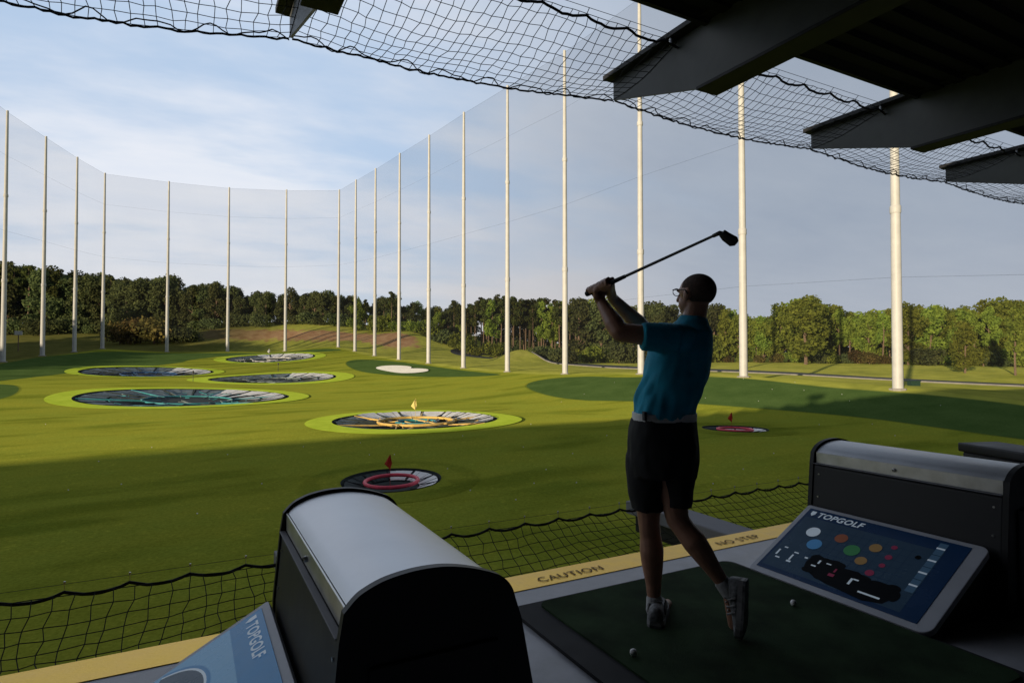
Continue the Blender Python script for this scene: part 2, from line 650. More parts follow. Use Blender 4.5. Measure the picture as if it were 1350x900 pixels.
gx = axis(-75, 75, 1.0, 4000)
gy = axis(6, 236, 1.0, 4000)
GX, GY = np.meshgrid(gx, gy)
fx, fy = GX.ravel(), GY.ravel()
fz = terr_np(fx, fy)
TG = []
for kind, px, py, d, ow, iw in TARGETS:
    q = cam2(px, d)
    st = math.hypot(1, (px - CX) / F * 0.5)   # discs far off the axis look wider
    ri = iw * d / F / 2 / st
    ro = ow * d / F / 2 / st if ow else ri + 1.7
    ro = max(ro, ri + 1.7)
    TG.append((kind, q.x, q.y, ri, ro))
nx, ny = len(gx), len(gy)
idx = np.arange(nx * ny).reshape(ny, nx)
quads = np.stack([idx[:-1, :-1], idx[:-1, 1:], idx[1:, 1:], idx[1:, :-1]], -1).reshape(-1, 4)
hole = np.zeros(nx * ny, bool)
for _, tx, ty, ri, ro in TG:
    hole |= np.hypot(fx - tx, fy - ty) < ri + 0.05
quads = quads[~hole[quads].any(1)]
me = pydata('ground', np.stack([fx, fy, fz], 1), quads.tolist())


def attr(me, name, arr):
    a = me.attributes.new(name, 'FLOAT', 'POINT')
    a.data.foreach_set('value', np.asarray(arr, np.float32))


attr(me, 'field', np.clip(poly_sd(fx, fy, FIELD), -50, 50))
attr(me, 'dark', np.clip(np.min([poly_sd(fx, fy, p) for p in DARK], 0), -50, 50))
attr(me, 'clay', np.clip(np.min([poly_sd(fx, fy, p) for p in CLAY], 0), -50, 50))
for p in me.polygons:
    p.use_smooth = True


def turf_normal(t, co, k, scale=45.0):
    """upright blades: normals leaning every way, so a low sun still catches them"""
    nz = t.noise(co, scale, 2.0, 0.7)
    v = t.n('ShaderNodeVectorMath', operation='SUBTRACT', inp={0: nz.outputs['Color'], 1: (0.5, 0.5, 0.5)})
    v2 = t.n('ShaderNodeVectorMath', operation='MULTIPLY', inp={0: v.outputs[0], 1: (k, k, 0.0)})
    g = t.n('ShaderNodeNewGeometry')
    v3 = t.n('ShaderNodeVectorMath', operation='ADD', inp={0: v2.outputs[0], 1: g.outputs['Normal']})
    return t.n('ShaderNodeVectorMath', operation='NORMALIZE', inp={0: v3.outputs[0]}).outputs[0]


def turf_shader(t, color, co):
    """turf as upright blades: a diffuse bed plus fibres standing on end, which catch a low sun"""
    d = t.n('ShaderNodeBsdfDiffuse', inp={'Color': t.n('ShaderNodeHueSaturation', inp={'Value': 0.16, 'Color': color}).outputs[0], 'Normal': turf_normal(t, co, 1.0)})
    lean = t.noise(co, 45.0, 2.0, 0.7)
    v = t.n('ShaderNodeVectorMath', operation='SUBTRACT', inp={0: lean.outputs['Color'], 1: (0.5, 0.5, -0.5)})
    hc = t.n('ShaderNodeHueSaturation', inp={'Value': HAIRV, 'Color': color})
    h = t.n('ShaderNodeBsdfHair', component='Reflection', inp={'Color': hc.outputs[0], 'Offset': 0.0, 'RoughnessU': 1.0, 'RoughnessV': 1.0, 'Tangent': v.outputs[0]})
    mx_ = t.n('ShaderNodeAddShader', inp={0: d.outputs[0], 1: h.outputs[0]})
    o = t.n('ShaderNodeOutputMaterial')
    t.t.links.new(mx_.outputs[0], o.inputs[0])


HAIRV = 1.98
gm = bpy.data.materials.new('range_ground')
gm.use_nodes = True
t = NT(gm.node_tree)
t.t.nodes.clear()
co = t.n('ShaderNodeNewGeometry').outputs['Position']
mow = t.n('ShaderNodeMapping', inp={'Vector': co, 'Rotation': (0, 0, R(-12)), 'Scale': (0.03, 0.22, 1.0)})
n_mow = t.noise(mow.outputs[0], 1.0, 4.0)
n_mid = t.noise(co, 0.35, 5.0, 0.65)
n_fine = t.noise(co, 9.0, 4.0, 0.75)
fw = t.ramp(n_mow.outputs[0], [(0.32, (0.148, 0.172, 0.019)), (0.68, (0.224, 0.224, 0.026))])
fw = t.mix(t.smooth(n_mid.outputs[0], 0.35, 0.75), fw, rgb(0.175, 0.212, 0.028))
fw = t.mix(0.45, fw, t.ramp(n_fine.outputs[0], [(0.3, (0.095, 0.114, 0.014)), (0.7, (0.315, 0.328, 0.046))]))
n_soft = t.noise(t.n('ShaderNodeMapping', inp={'Vector': co, 'Rotation': (0, 0, R(-30)), 'Scale': (0.10, 0.30, 1.0)}).outputs[0], 1.0, 3.0, 0.5)
fw = t.mix(t.smooth(n_soft.outputs[0], 0.52, 0.30), fw, t.mix(1.0, fw, rgb(0.66, 0.72, 0.66), 'MULTIPLY'))
n_spk = t.noise(co, 2.2, 3.0, 0.8)
fw = t.mix(t.smooth(n_spk.outputs[0], 0.56, 0.70), fw, t.mix(1.0, fw, rgb(1.28, 1.22, 1.2), 'MULTIPLY'))
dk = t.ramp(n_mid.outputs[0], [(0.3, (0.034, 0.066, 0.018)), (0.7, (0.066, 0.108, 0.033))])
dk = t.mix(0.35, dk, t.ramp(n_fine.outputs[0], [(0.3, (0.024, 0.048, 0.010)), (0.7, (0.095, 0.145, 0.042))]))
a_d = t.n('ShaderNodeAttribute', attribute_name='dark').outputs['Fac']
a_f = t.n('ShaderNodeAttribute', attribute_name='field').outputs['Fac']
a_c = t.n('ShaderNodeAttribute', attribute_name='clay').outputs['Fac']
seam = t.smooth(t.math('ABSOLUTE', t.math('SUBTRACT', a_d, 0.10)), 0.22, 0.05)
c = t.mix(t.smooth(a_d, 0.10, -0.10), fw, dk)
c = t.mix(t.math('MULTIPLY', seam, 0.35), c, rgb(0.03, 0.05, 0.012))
n_r = t.noise(co, 0.09, 5.0, 0.6)
ro_ = t.ramp(n_r.outputs[0], [(0.3, (0.17, 0.19, 0.035)), (0.55, (0.32, 0.33, 0.055)), (0.75, (0.40, 0.36, 0.10))])
ro_ = t.mix(0.5, ro_, t.ramp(n_mid.outputs[0], [(0.3, (0.08, 0.10, 0.022)), (0.7, (0.32, 0.32, 0.065))]))
cl_ = t.ramp(n_mid.outputs[0], [(0.3, (0.22, 0.115, 0.06)), (0.7, (0.36, 0.235, 0.135))])
ro_ = t.mix(t.smooth(t.math('ADD', a_c, t.math('MULTIPLY', t.math('SUBTRACT', n_mid.outputs[0], 0.5), 14.0)), 0.8, -2.2), ro_, cl_)
# tree shade painted into the rough grass out on the left
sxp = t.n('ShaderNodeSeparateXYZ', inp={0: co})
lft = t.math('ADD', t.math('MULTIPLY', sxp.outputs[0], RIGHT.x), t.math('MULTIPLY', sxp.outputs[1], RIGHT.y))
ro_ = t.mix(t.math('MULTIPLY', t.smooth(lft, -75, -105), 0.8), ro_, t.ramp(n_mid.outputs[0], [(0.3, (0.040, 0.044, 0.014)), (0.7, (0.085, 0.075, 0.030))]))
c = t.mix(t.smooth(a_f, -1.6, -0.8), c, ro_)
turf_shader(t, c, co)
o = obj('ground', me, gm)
tag(o, kind='structure')

rm = bpy.data.materials.new('light_turf')
rm.use_nodes = True
t = NT(rm.node_tree)
t.t.nodes.clear()
co = t.n('ShaderNodeTexCoord').outputs['Object']
nz = t.noise(co, 0.8, 5.0, 0.7)
turf_shader(t, t.ramp(nz.outputs[0], [(0.3, (0.25, 0.34, 0.030)), (0.7, (0.34, 0.43, 0.050))]), co)
# ------------------------------------------------------------------ targets
T_LABEL = {
    ('red', 0): 'small sunken target with thick red ring, nearest target to the deck',
    ('red', 1): 'small sunken red target on the turf right of the golfer',
    ('yellow', 0): 'round target with yellow inner ring and pale sails in light green collar',
    ('green', 0): 'largest round target, teal spokes inside a light green collar',
    ('brown', 0): 'dark round target with pale far edge, between the teal and white targets',
    ('blue', 0): 'dark blue round target far out near the left row of poles',
    ('white', 0): 'farthest round target with white sails before the clay bank'}
T_COL = {'red': (M_RED, M_RED), 'yellow': (M_AMBER, M_TEAL), 'green': (M_TEAL, M_TEAL), 'brown': (M_PANELG, M_TEAL), 'blue': (M_NAVY, M_NAVY), 'white': (M_PANELW, M_PANELW)}
seen_k = {}


def annulus(cx, cy, r0, r1, n, rings, off, drop=None):
    V, Q = [], []
    rr = np.linspace(r0, r1, rings)
    an = np.linspace(0, 2 * np.pi, n, endpoint=False)
    X = cx + np.outer(rr, np.cos(an))
    Y = cy + np.outer(rr, np.sin(an))
    Z = terr_np(X.ravel(), Y.ravel()).reshape(X.shape) + off
    V = np.stack([X.ravel(), Y.ravel(), Z.ravel()], 1)
    for i in range(rings - 1):
        for j in range(n):
            j2 = (j + 1) % n
            Q.append((i * n + j, (i + 1) * n + j, (i + 1) * n + j2, i * n + j2))
    return V, Q


for kind, tx, ty, ri, ro in TG:
    k = seen_k.get(kind, 0)
    seen_k[kind] = k + 1
    tz = terr(tx, ty)
    root = thing('range_target', T_LABEL[(kind, k)], 'golf target', (tx, ty, tz), group='round targets on the range')

    def loc(V):
        return [(v[0] - tx, v[1] - ty, v[2] - tz) for v in V]
    V, Q = annulus(tx, ty, ri, ro, 96, 6, 0.018 if kind == 'red' else 0.05)
    cme = pydata('collar', loc(V), Q)
    if kind == 'red':
        attr(cme, 'field', [-50.0] * len(V))
        attr(cme, 'dark', [50.0] * len(V))
        attr(cme, 'clay', [50.0] * len(V))
    smooth(obj('collar', cme, gm if kind == 'red' else rm, root))
    # rim wall and dark pit
    small = kind == 'red'
    dep = 0.34 if small else 0.48
    n = 96
    an = np.linspace(0, 2 * np.pi, n, endpoint=False)
    V, Q = [], []
    prof = [(ri, 0.05), (ri - 0.02, -dep * 0.75), (ri * 0.6, -dep * 0.95), (ri * 0.2, -dep * 1.05)]
    for r_, dz_ in prof:
        zz_ = terr_np(tx + r_ * np.cos(an), ty + r_ * np.sin(an))
        for a_, z_ in zip(an, zz_):
            V.append((tx + r_ * math.cos(a_), ty + r_ * math.sin(a_), z_ + dz_))
    for i in range(len(prof) - 1):
        for j in range(n):
            j2 = (j + 1) % n
            Q.append((i * n + j, i * n + j2, (i + 1) * n + j2, (i + 1) * n + j))
    Q.append(tuple((len(prof) - 1) * n + j for j in range(n)))
    obj('pit', pydata('pit', loc(V), Q), M_PIT, root)
    # sloped net panels between spokes; sunlight painted in as pale colour on the far right
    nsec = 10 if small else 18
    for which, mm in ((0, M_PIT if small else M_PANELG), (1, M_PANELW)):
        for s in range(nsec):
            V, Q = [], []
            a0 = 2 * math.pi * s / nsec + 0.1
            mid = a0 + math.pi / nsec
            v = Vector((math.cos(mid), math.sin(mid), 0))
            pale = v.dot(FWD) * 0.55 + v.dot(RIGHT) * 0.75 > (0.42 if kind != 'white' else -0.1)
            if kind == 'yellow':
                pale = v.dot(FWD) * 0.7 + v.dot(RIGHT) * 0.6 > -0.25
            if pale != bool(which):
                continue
            for tier, (r0, r1) in enumerate(((0.50, 0.70), (0.73, 0.95)) if not small else ((0.56, 0.93),)):
                for q in range(4):
                    b0 = a0 + (2 * math.pi / nsec) * (0.06 + 0.88 * q / 4)
                    b1 = a0 + (2 * math.pi / nsec) * (0.06 + 0.88 * (q + 1) / 4)
                    base = len(V)
                    jit = rng.uniform(-0.05, 0.03)
                    for (b, r_, h) in ((b0, r0, -dep * 0.80 * (1 - tier * 0.45)), (b1, r0, -dep * 0.80 * (1 - tier * 0.45)), (b1, r1, -dep * (0.45 - 0.40 * tier) + (0.14 * tier if which else 0) if not small else -0.03), (b0, r1, -dep * (0.45 - 0.40 * tier) + (0.14 * tier if which else 0) if not small else -0.03)):
                        X, Y = tx + ri * r_ * math.cos(b), ty + ri * r_ * math.sin(b)
                        V.append((X, Y, terr(X, Y) + h + jit * (0.3 if small else 1)))
                    Q.append((base, base + 1, base + 2, base + 3))
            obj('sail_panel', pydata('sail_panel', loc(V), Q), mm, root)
    # spokes and rings
    c1, c2 = T_COL[kind]
    paths = []
    for s in range(nsec):
        a0 = 2 * math.pi * s / nsec + 0.1
        pts = []
        for r_ in np.linspace(0.42 if not small else 0.55, 0.97, 5):
            X, Y = tx + ri * r_ * math.cos(a0), ty + ri * r_ * math.sin(a0)
            pts.append((X - tx, Y - ty, terr(X, Y) - tz - dep * (0.72 - 0.62 * (r_ - 0.42) / 0.55)))
        paths.append((pts, 0.10 if not small else 0.02))
    sp = paths[::3] if kind in ('yellow', 'green') else []
    rest = [p for i, p in enumerate(paths) if not (sp and i % 3 == 0)]
    for p in rest:
        tubes('divider_rib', [p], M_PIT if not small else M_BEAMD, root, 5)
    for p, _ in sp:
        tubes('coloured_rib', [(p, 0.09)], c1, root, 6)

    def ring(r_, h, rad, mm, name, n=64):
        pts = []
        for a_ in np.linspace(0, 2 * np.pi, n + 1):
            X, Y = tx + ri * r_ * math.cos(a_), ty + ri * r_ * math.sin(a_)
            pts.append((X - tx, Y - ty, terr(X, Y) - tz + h))
        tubes(name, [(pts, rad)], mm, root, 8)
    if small:
        ring(0.53, -0.03, 0.085, M_RED, 'red_ring')
    elif kind == 'yellow':
        ring(0.46, -0.16, 0.11, M_AMBER, 'inner_ring')
        ring(0.24, -0.25, 0.13, M_TEAL, 'centre_ring')
    else:
        ring(0.42, -0.30, 0.10, c1, 'inner_ring')
        ring(0.70, -0.26, 0.05, c2, 'outer_ring')
    # odd leaning struts inside the bigger pits
    if not small:
        pp = []
        for i in range(26):
            a_, b_ = rng.uniform(0, 6.28), rng.uniform(0, 6.28)
            r1, r2 = rng.uniform(0.1, 0.85), rng.uniform(0.0, 0.25)
            x1, y1 = ri * r1 * math.cos(a_), ri * r1 * math.sin(a_)
            x2, y2 = x1 + ri * r2 * math.cos(b_), y1 + ri * r2 * math.sin(b_)
            z1 = terr(tx + x1, ty + y1) - tz - 0.28
            z2 = terr(tx + x2, ty + y2) - tz - 0.12
            pp.append(([(x1, y1, z1), (x2, y2, z2)], 0.05))
        for i, p in enumerate(pp):
            tubes('strut', [p], c1 if i % 2 else (M_PANELG if kind not in ('blue', 'yellow') else (M_NAVY if kind == 'blue' else M_AMBER)), root, 5)


def flag(base, h, mm, label, pole_m, name='target_flag', sc=1.0):
    root = thing(name, label, 'flag', base)
    tubes('flagpole', [([(0, 0, 0), (0, 0, h)], [0.008 * sc, 0.006 * sc])], pole_m, root, 8)
    V, Q = [], []
    for i in range(7):
        for j in range(6):
            u, v = i / 6, j / 5
            wdt = 0.34 * sc * ((0.18 + 0.82 * v / 0.6) if v < 0.6 else max(0.02, (1 - v) / 0.4))
            x = (0.22 - u) * wdt
            V.append((RIGHT.x * x + 0.05 * sc * math.sin(u * 7 + v * 2) * FWD.x, RIGHT.y * x + 0.05 * sc * math.sin(u * 7 + v * 2) * FWD.y, h - 0.02 - v * 0.66 * sc - 0.06 * u * sc * (1 - v)))
    for i in range(6):
        for j in range(5):
            a = i * 6 + j
            Q.append((a, a + 1, a + 7, a + 6))
    smooth(obj('pennant', pydata('pennant', V, Q), mm, root))
    return root


for i, (px, d, h, mm, pm, lb, sc) in enumerate([
        (515, 27.0, 1.38, M_FLAGR, M_FLAGR, 'red flag drooping from a thin red pole in the nearest target', 1.0),
        (964, 41.0, 1.35, M_FLAGR, M_FLAGR, 'red flag standing in the small target right of the golfer', 1.0),
        (548, 47.3, 2.0, M_FLAGY, M_FLAGY, 'yellow flag on a thin pole in the yellow ringed target', 1.35),
        (355, 157, 3.0, M_SIGNW, M_SIGNW, 'tiny pale flag standing at the farthest target', 2.0)]):
    q = cam2(px, d)
    flag((q.x, q.y, terr(q.x, q.y) - (0.22 if i < 2 else 0.45)), h, mm, lb, pm, sc=sc)

M_SAND = bpy.data.materials.new('bunker_sand')
M_SAND.use_nodes = True
t = NT(M_SAND.node_tree)
t.t.nodes.clear()
co = t.n('ShaderNodeTexCoord').outputs['Object']
nz = t.noise(co, 0.6, 4.0, 0.6)
turf_shader(t, t.ramp(nz.outputs[0], [(0.3, (0.62, 0.60, 0.55)), (0.7, (0.74, 0.72, 0.68))]), co)
# white bunker shapes on the far turf
def drape(pix, off, name, mm, label=None, cat=None, rings=8, it=3, kind=None):
    b = np.array(patch(pix, it))
    cen = b.mean(0)
    V, Q = [], []
    n = len(b)
    for i in range(rings + 1):
        f = i / rings
        for p in b:
            q = cen + (p - cen) * max(f, 0.01)
            V.append((q[0], q[1], terr(q[0], q[1]) + off))
    for i in range(rings):
        for j in range(n):
            j2 = (j + 1) % n
            Q.append((i * n + j, (i + 1) * n + j, (i + 1) * n + j2, i * n + j2))
    o = smooth(obj(name, pydata(name, V, Q), mm))
    return tag(o, label, cat, kind=kind)


drape([(492, 486), (505, 482.6), (530, 482.2), (544, 484), (540, 486.6), (553, 486.2), (566, 487.6), (563, 490.8), (532, 493.4), (510, 490.2)], 0.12, 'sand_bunker', M_SAND, 'flat white sand bunker of two joined lobes on the dark far turf', 'bunker', it=2)

# ------------------------------------------------------------------ roads beyond the nets


def road(name, centre, width, mm, off, z_extra=0.0):
    pts = [np.array(p) for p in centre]
    # resample smoothly
    for _ in range(3):
        o_ = [pts[0]]
        for a, b in zip(pts[:-1], pts[1:]):
            o_ += [a * 0.75 + b * 0.25, a * 0.25 + b * 0.75]
        o_.append(pts[-1])
        pts = o_
    V, Q = [], []
    kb1, kb2 = [], []
    for i, p in enumerate(pts):
        tdir = pts[min(i + 1, len(pts) - 1)] - pts[max(i - 1, 0)]
        nrm = np.array([-tdir[1], tdir[0]]) / (np.hypot(*tdir) + 1e-9)
        for s in np.linspace(-1, 1, 5):
            q = p + nrm * s * width / 2
            V.append((q[0], q[1], terr(q[0], q[1]) + off))
        kb1.append(p + nrm * (width / 2 + 0.2))
        kb2.append(p - nrm * (width / 2 + 0.2))
    for i in range(len(pts) - 1):
        for j in range(4):
            a = i * 5 + j
            Q.append((a, a + 1, a + 6, a + 5))
    tag(smooth(obj(name, pydata(name, V, Q), mm)), kind='structure')
    n_k = int(len(pts) * 0.56)
    for kb in (kb1[:n_k],) if True else ():
        V, Q = [], []
        for i, p in enumerate(kb):
            tdir = kb[min(i + 1, len(kb) - 1)] - kb[max(i - 1, 0)]
            nrm = np.array([-tdir[1], tdir[0]]) / (np.hypot(*tdir) + 1e-9)
            z = terr(p[0], p[1])
            for s, h in ((-0.2, -0.1), (-0.2, 0.2), (0.2, 0.2), (0.2, -0.1)):
                q = p + nrm * s
                V.append((q[0], q[1], z + h))
        for i in range(len(kb) - 1):
            for j in range(3):
                a = i * 4 + j
                Q.append((a, a + 1, a + 5, a + 4))
        tag(obj('kerb', pydata('kerb', V, Q), M_KERB), kind='structure')


def g2(px, d):
    q = cam2(px, d)
    return (q.x, q.y)


road('road', [g2(1750, 60), g2(1500, 70), g2(1350, 80), g2(1150, 96), g2(980, 114), g2(860, 135), g2(760, 155), g2(690, 168), g2(640, 186), g2(612, 200), g2(615, 214), g2(650, 230), g2(700, 250), g2(800, 290)], 10.0, M_ROAD, 0.10)

# pale path edge seen along the far verge
# ------------------------------------------------------------------ net poles


def lathe(prof, n=16):
    V, Q = [], []
    for r_, z in prof:
        for j in range(n):
            a = 2 * math.pi * j / n
            V.append((r_ * math.cos(a), r_ * math.sin(a), z))
    for i in range(len(prof) - 1):
        for j in range(n):
            j2 = (j + 1) % n
            Q.append((i * n + j, i * n + j2, (i + 1) * n + j2, (i + 1) * n + j))
    Q.append(tuple(reversed(range(n))))
    Q.append(tuple((len(prof) - 1) * n + j for j in range(n)))
    return V, Q


PH = 50.0
pole0 = thing('net_pole', 'x', 'net pole', group='tall poles carrying the perimeter net')
smooth(obj('lower_section', pydata('lower_section', *lathe([(0.45, 0.1), (0.40, 16.0)])), M_POLE, pole0), 40)
smooth(obj('joint_collar', pydata('joint_collar', *lathe([(0.43, 15.7), (0.46, 15.8), (0.46, 16.3), (0.41, 16.4)])), M_POLE, pole0), 40)
smooth(obj('middle_section', pydata('middle_section', *lathe([(0.38, 16.3), (0.32, 33.0)])), M_POLE, pole0), 40)
smooth(obj('joint_collar', pydata('joint_collar', *lathe([(0.365, 32.7), (0.40, 32.8), (0.40, 33.2), (0.35, 33.3)])), M_POLE, pole0), 40)
smooth(obj('upper_section', pydata('upper_section', *lathe([(0.32, 33.2), (0.22, PH)])), M_POLE, pole0), 40)
smooth(obj('base_plate', pydata('base_plate', *lathe([(0.72, -0.3), (0.72, 0.12), (0.55, 0.14)], 8)), M_KERB, pole0), 30)
ordn = ['rightmost', 'second from the right', 'third from the right', 'fourth from the right', 'fifth from the right', 'sixth from the right', 'seventh from the right', 'eighth from the right', 'ninth from the right', 'tenth from the right', 'eleventh from the right, at the far corner']
allp = []
first = True
tops = []
TOPY = {446: 250, 376: 250, 300: 247, 220: 239, 135: 228, 98: 207, 56: 180, 4: 146, 669: 113, 745: 67, 611: 148, 565: 178, 526: 202, 494: 222, 468: 237}


def add_pole(xy, label, px=None, d=None, h=PH):
    global first
    o = pole0 if first else copy_tree(pole0)
    first = False
    z = terr(*xy)
    if px in TOPY:
        h = W(px, TOPY[px], d).z - z
    o.location = (xy[0], xy[1], z)
    s = h / PH
    o.scale = (1, 1, s)
    o['label'] = label
    return Vector((xy[0], xy[1], z)), h


right_p = [add_pole(p, 'tall white net pole in the right-hand row, ' + ordn[i], PX_R[i], D_R[i], 51) for i, p in enumerate(R_line)]
back_p = [add_pole(p, 'tall pale net pole in the back row, ' + ['nearest the corner with the right row', 'the middle one of three', 'nearest the left row'][i], PX_B[i], D_B[i]) for i, p in enumerate(B_line)]
left_p = [add_pole(p, 'tall pale net pole in the left row, ' + ['farthest away, at the corner', 'second from the corner', 'third from the corner', 'cut by the left photo edge'][i], PX_L[i], D_L[i]) for i, p in enumerate(L_line)]
left_x = [add_pole(p, 'tall net pole of the left row outside the left photo edge', h=51) for p in L_ext[:3]]


def barrier(seq, label):
    root = thing('perimeter_net', label, 'barrier net')
    V, Q = [], []
    for b, h in seq:
        V += [b + Vector((0, 0, 0.3)), b + Vector((0, 0, h - 0.3))]
    for i in range(len(seq) - 1):
        Q.append((2 * i, 2 * i + 2, 2 * i + 3, 2 * i + 1))
    obj('mesh_sheet', pydata('mesh_sheet', V, Q), M_BARRIER, root)
    for f in (0.2, 0.52, 0.82):
        pts = [b + Vector((0, 0, h * f)) for b, h in seq]
        tubes('seam_cable', [(pts, 0.03)], M_SEAM, root, 4)
    pts = [b + Vector((0, 0, h - 0.3)) for b, h in seq]
    tubes('top_cable', [(pts, 0.05)], M_SEAM, root, 4)


right_x = []
for p in R_ext:
    z = terr(*p)
    right_x.append((Vector((p[0], p[1], z)), 51.0))
barrier(list(reversed(right_x)) + right_p, 'sheer grey mesh net hung along the right row of poles')
barrier([right_p[-1]] + back_p + [left_p[0]], 'sheer grey mesh net hung across the back row of poles')
barrier(left_p + left_x, 'sheer grey mesh net hung along the left row of poles')

# ------------------------------------------------------------------ trees


def crown_mesh(name, blobs, n, size, flat=0.0):
    """many leaf-clump cards spread through lobes: (centre, radii)"""
    V, Q = [], []
    vol = np.array([b[1][0] * b[1][1] * b[1][2] for b in blobs]) ** 0.75
    pick = rng.choice(len(blobs), n, p=vol / vol.sum())
    for k in pick:
        cen, rad = blobs[k]
        d = rng.normal(size=3)
        d /= np.linalg.norm(d)
        r_ = rng.uniform(0.35, 1.0) ** 0.5
        wob = 1 + 0.18 * math.sin(5 * d[0] + k) * math.cos(4 * d[1] + 2 * k)
        p = np.array(cen) + d * np.array(rad) * r_ * wob
        nrm = d + rng.normal(size=3) * 0.85 + np.array([0, 0, 0.35])
        nrm /= np.linalg.norm(nrm)
        a = np.cross(nrm, rng.normal(size=3))
        a /= np.linalg.norm(a)
        b = np.cross(nrm, a)
        s = size * rng.uniform(0.55, 1.25)
        i = len(V)
        e = rng.uniform(0.5, 1.1, 5)
        for q in range(5):
            an = 2 * math.pi * q / 5
            V.append(p + (a * math.cos(an) + b * math.sin(an) * 0.75) * s * e[q])
        Q.append((i, i + 1, i + 2, i + 3, i + 4))
    return pydata(name, V, Q)


def trunk_mesh(name, h, r_, limbs, lean=0.02):
    paths = []
    pts = [(math.sin(i * 1.3) * lean * h * i / 6, math.cos(i * 0.9) * lean * h * i / 6, h * i / 6 - (0.4 if i == 0 else 0)) for i in range(7)]
    paths.append((pts, [r_ * (1.25 - 0.95 * i / 6) for i in range(7)]))
    for (z, L, az, el) in limbs:
        i = min(5, int(z / h * 6))
        p0 = Vector(pts[i]).lerp(Vector(pts[i + 1]), z / h * 6 - i)
        d = Vector((math.cos(az) * math.cos(el), math.sin(az) * math.cos(el), math.sin(el)))
        paths.append(([p0, p0 + d * L * 0.5 + Vector((0, 0, 0.03 * L)), p0 + d * L], [r_ * 0.4, r_ * 0.28, r_ * 0.08]))
    return pydata(name, *tube_data(paths, 6))


PROTO = {}


def proto(kind, H, leafm, seed):
    rng2 = np.random.default_rng(seed)
    blobs, limbs = [], []
    if kind == 'broad':
        nb = 17
        for i in range(nb):
            a = rng2.uniform(0, 6.28)
            f = i / (nb - 1)
            z = H * (0.17 + 0.75 * f)
            rr = H * 0.20 * math.sin(math.pi * (0.25 + 0.67 * f)) * rng2.uniform(0.45, 1.2)
            s = H * rng2.uniform(0.09, 0.155)
            blobs.append(((rr * math.cos(a), rr * math.sin(a), z), (s, s, s * 0.8)))
            limbs.append((max(H * 0.12, z - H * 0.16), rr + 0.4, a, 0.7))
        cr = crown_mesh('crown', blobs, 3600, H * 0.026)
        tr = trunk_mesh('trunk', H * 0.86, H * 0.017, limbs)
    elif kind == 'slim':
        nb = 12
        for i in range(nb):
            a = rng2.uniform(0, 6.28)
            f = i / (nb - 1)
            z = H * (0.40 + 0.55 * f)
            rr = H * 0.11 * math.sin(math.pi * (0.25 + 0.7 * f)) * rng2.uniform(0.5, 1.2)
            s = H * rng2.uniform(0.06, 0.105)
            blobs.append(((rr * math.cos(a), rr * math.sin(a), z), (s, s, s * 0.9)))
            limbs.append((z - H * 0.1, rr + 0.3, a, 0.8))
        cr = crown_mesh('crown', blobs, 1900, H * 0.024)
        tr = trunk_mesh('trunk', H * 0.9, H * 0.013, limbs)
    elif kind == 'pine':
        nb = 11
        for i in range(nb):
            a = rng2.uniform(0, 6.28)
            f = i / (nb - 1)
            z = H * (0.60 + 0.37 * f)
            rr = H * 0.13 * (1 - 0.75 * f) * rng2.uniform(0.5, 1.2)
            s = H * (0.085 - 0.03 * f) * rng2.uniform(0.8, 1.15)
            blobs.append(((rr * math.cos(a), rr * math.sin(a), z), (s, s, s * 0.55)))
            limbs.append((z - H * 0.03, rr + 0.3, a, 0.25))
        cr = crown_mesh('crown', blobs, 1700, H * 0.021)
        tr = trunk_mesh('trunk', H * 0.97, H * 0.011, limbs, 0.008)
    else:  # bush
        for i in range(9):
            a = rng2.uniform(0, 6.28)
            rr = H * rng2.uniform(0, 0.5)
            s = H * rng2.uniform(0.25, 0.38)
            z = H * rng2.uniform(0.28, 0.68)
            blobs.append(((rr * math.cos(a), rr * math.sin(a), z), (s * 1.2, s * 1.2, s)))
        cr = crown_mesh('crown', blobs, 1500, H * 0.07)
        tr = trunk_mesh('trunk', H * 0.6, H * 0.03, [(H * 0.3, H * 0.3, q, 0.8) for q in (0, 2, 4)])
    return kind, H, cr, tr, leafm


PR = {}
for nm, kd, H, mm, sd_ in [('bg1', 'broad', 16, M_LEAF, 1), ('bg2', 'broad', 16, M_LEAF, 2), ('bg3', 'broad', 16, M_LEAF, 3), ('bd1', 'broad', 20, M_LEAFD, 4), ('bd2', 'broad', 20, M_LEAFD, 5), ('bd3', 'broad', 20, M_LEAFD, 6),
                           ('s1', 'slim', 16, M_LEAF, 7), ('s2', 'slim', 16, M_LEAF, 8), ('s3', 'slim', 16, M_LEAF, 15), ('p1', 'pine', 22, M_PINE, 9), ('p2', 'pine', 22, M_PINE, 10), ('p3', 'pine', 22, M_PINE, 11),
                           ('u1', 'bush', 4, M_LEAF, 12), ('u2', 'bush', 4, M_LEAFD, 13), ('u3', 'bush', 4, M_RUST, 14)]:
    PR[nm] = proto(kd, H, mm, sd_)
NAME = {'broad': 'broadleaf_tree', 'slim': 'slender_tree', 'pine': 'pine_tree', 'bush': 'shrub'}
TREES = 0
ROOTS = {}


def tree(pk, px, d, h, label, cat='tree', group=None, wide=1.0):
    """first use builds the tree, later uses copy it and its parts"""
    global TREES
    kind, H, cr, tr, lm = PR[pk]
    q = cam2(px, d)
    if pk not in ROOTS:
        root = thing(NAME[kind], label, cat)
        obj('trunk', tr, M_BARK, root)
        obj('crown', cr, lm, root)
        ROOTS[pk] = root
        o = root
    else:
        o = copy_tree(ROOTS[pk])
    s = h / H
    o.location = (q.x, q.y, terr(q.x, q.y) - 0.1)
    o.rotation_euler = (0, 0, rng.uniform(0, 6.28))
    o.scale = (s * wide, s * wide, s)
    o['label'] = label
    o['category'] = cat
    if group:
        o['group'] = group
    elif 'group' in o:
        del o['group']
    TREES += 1
    return o


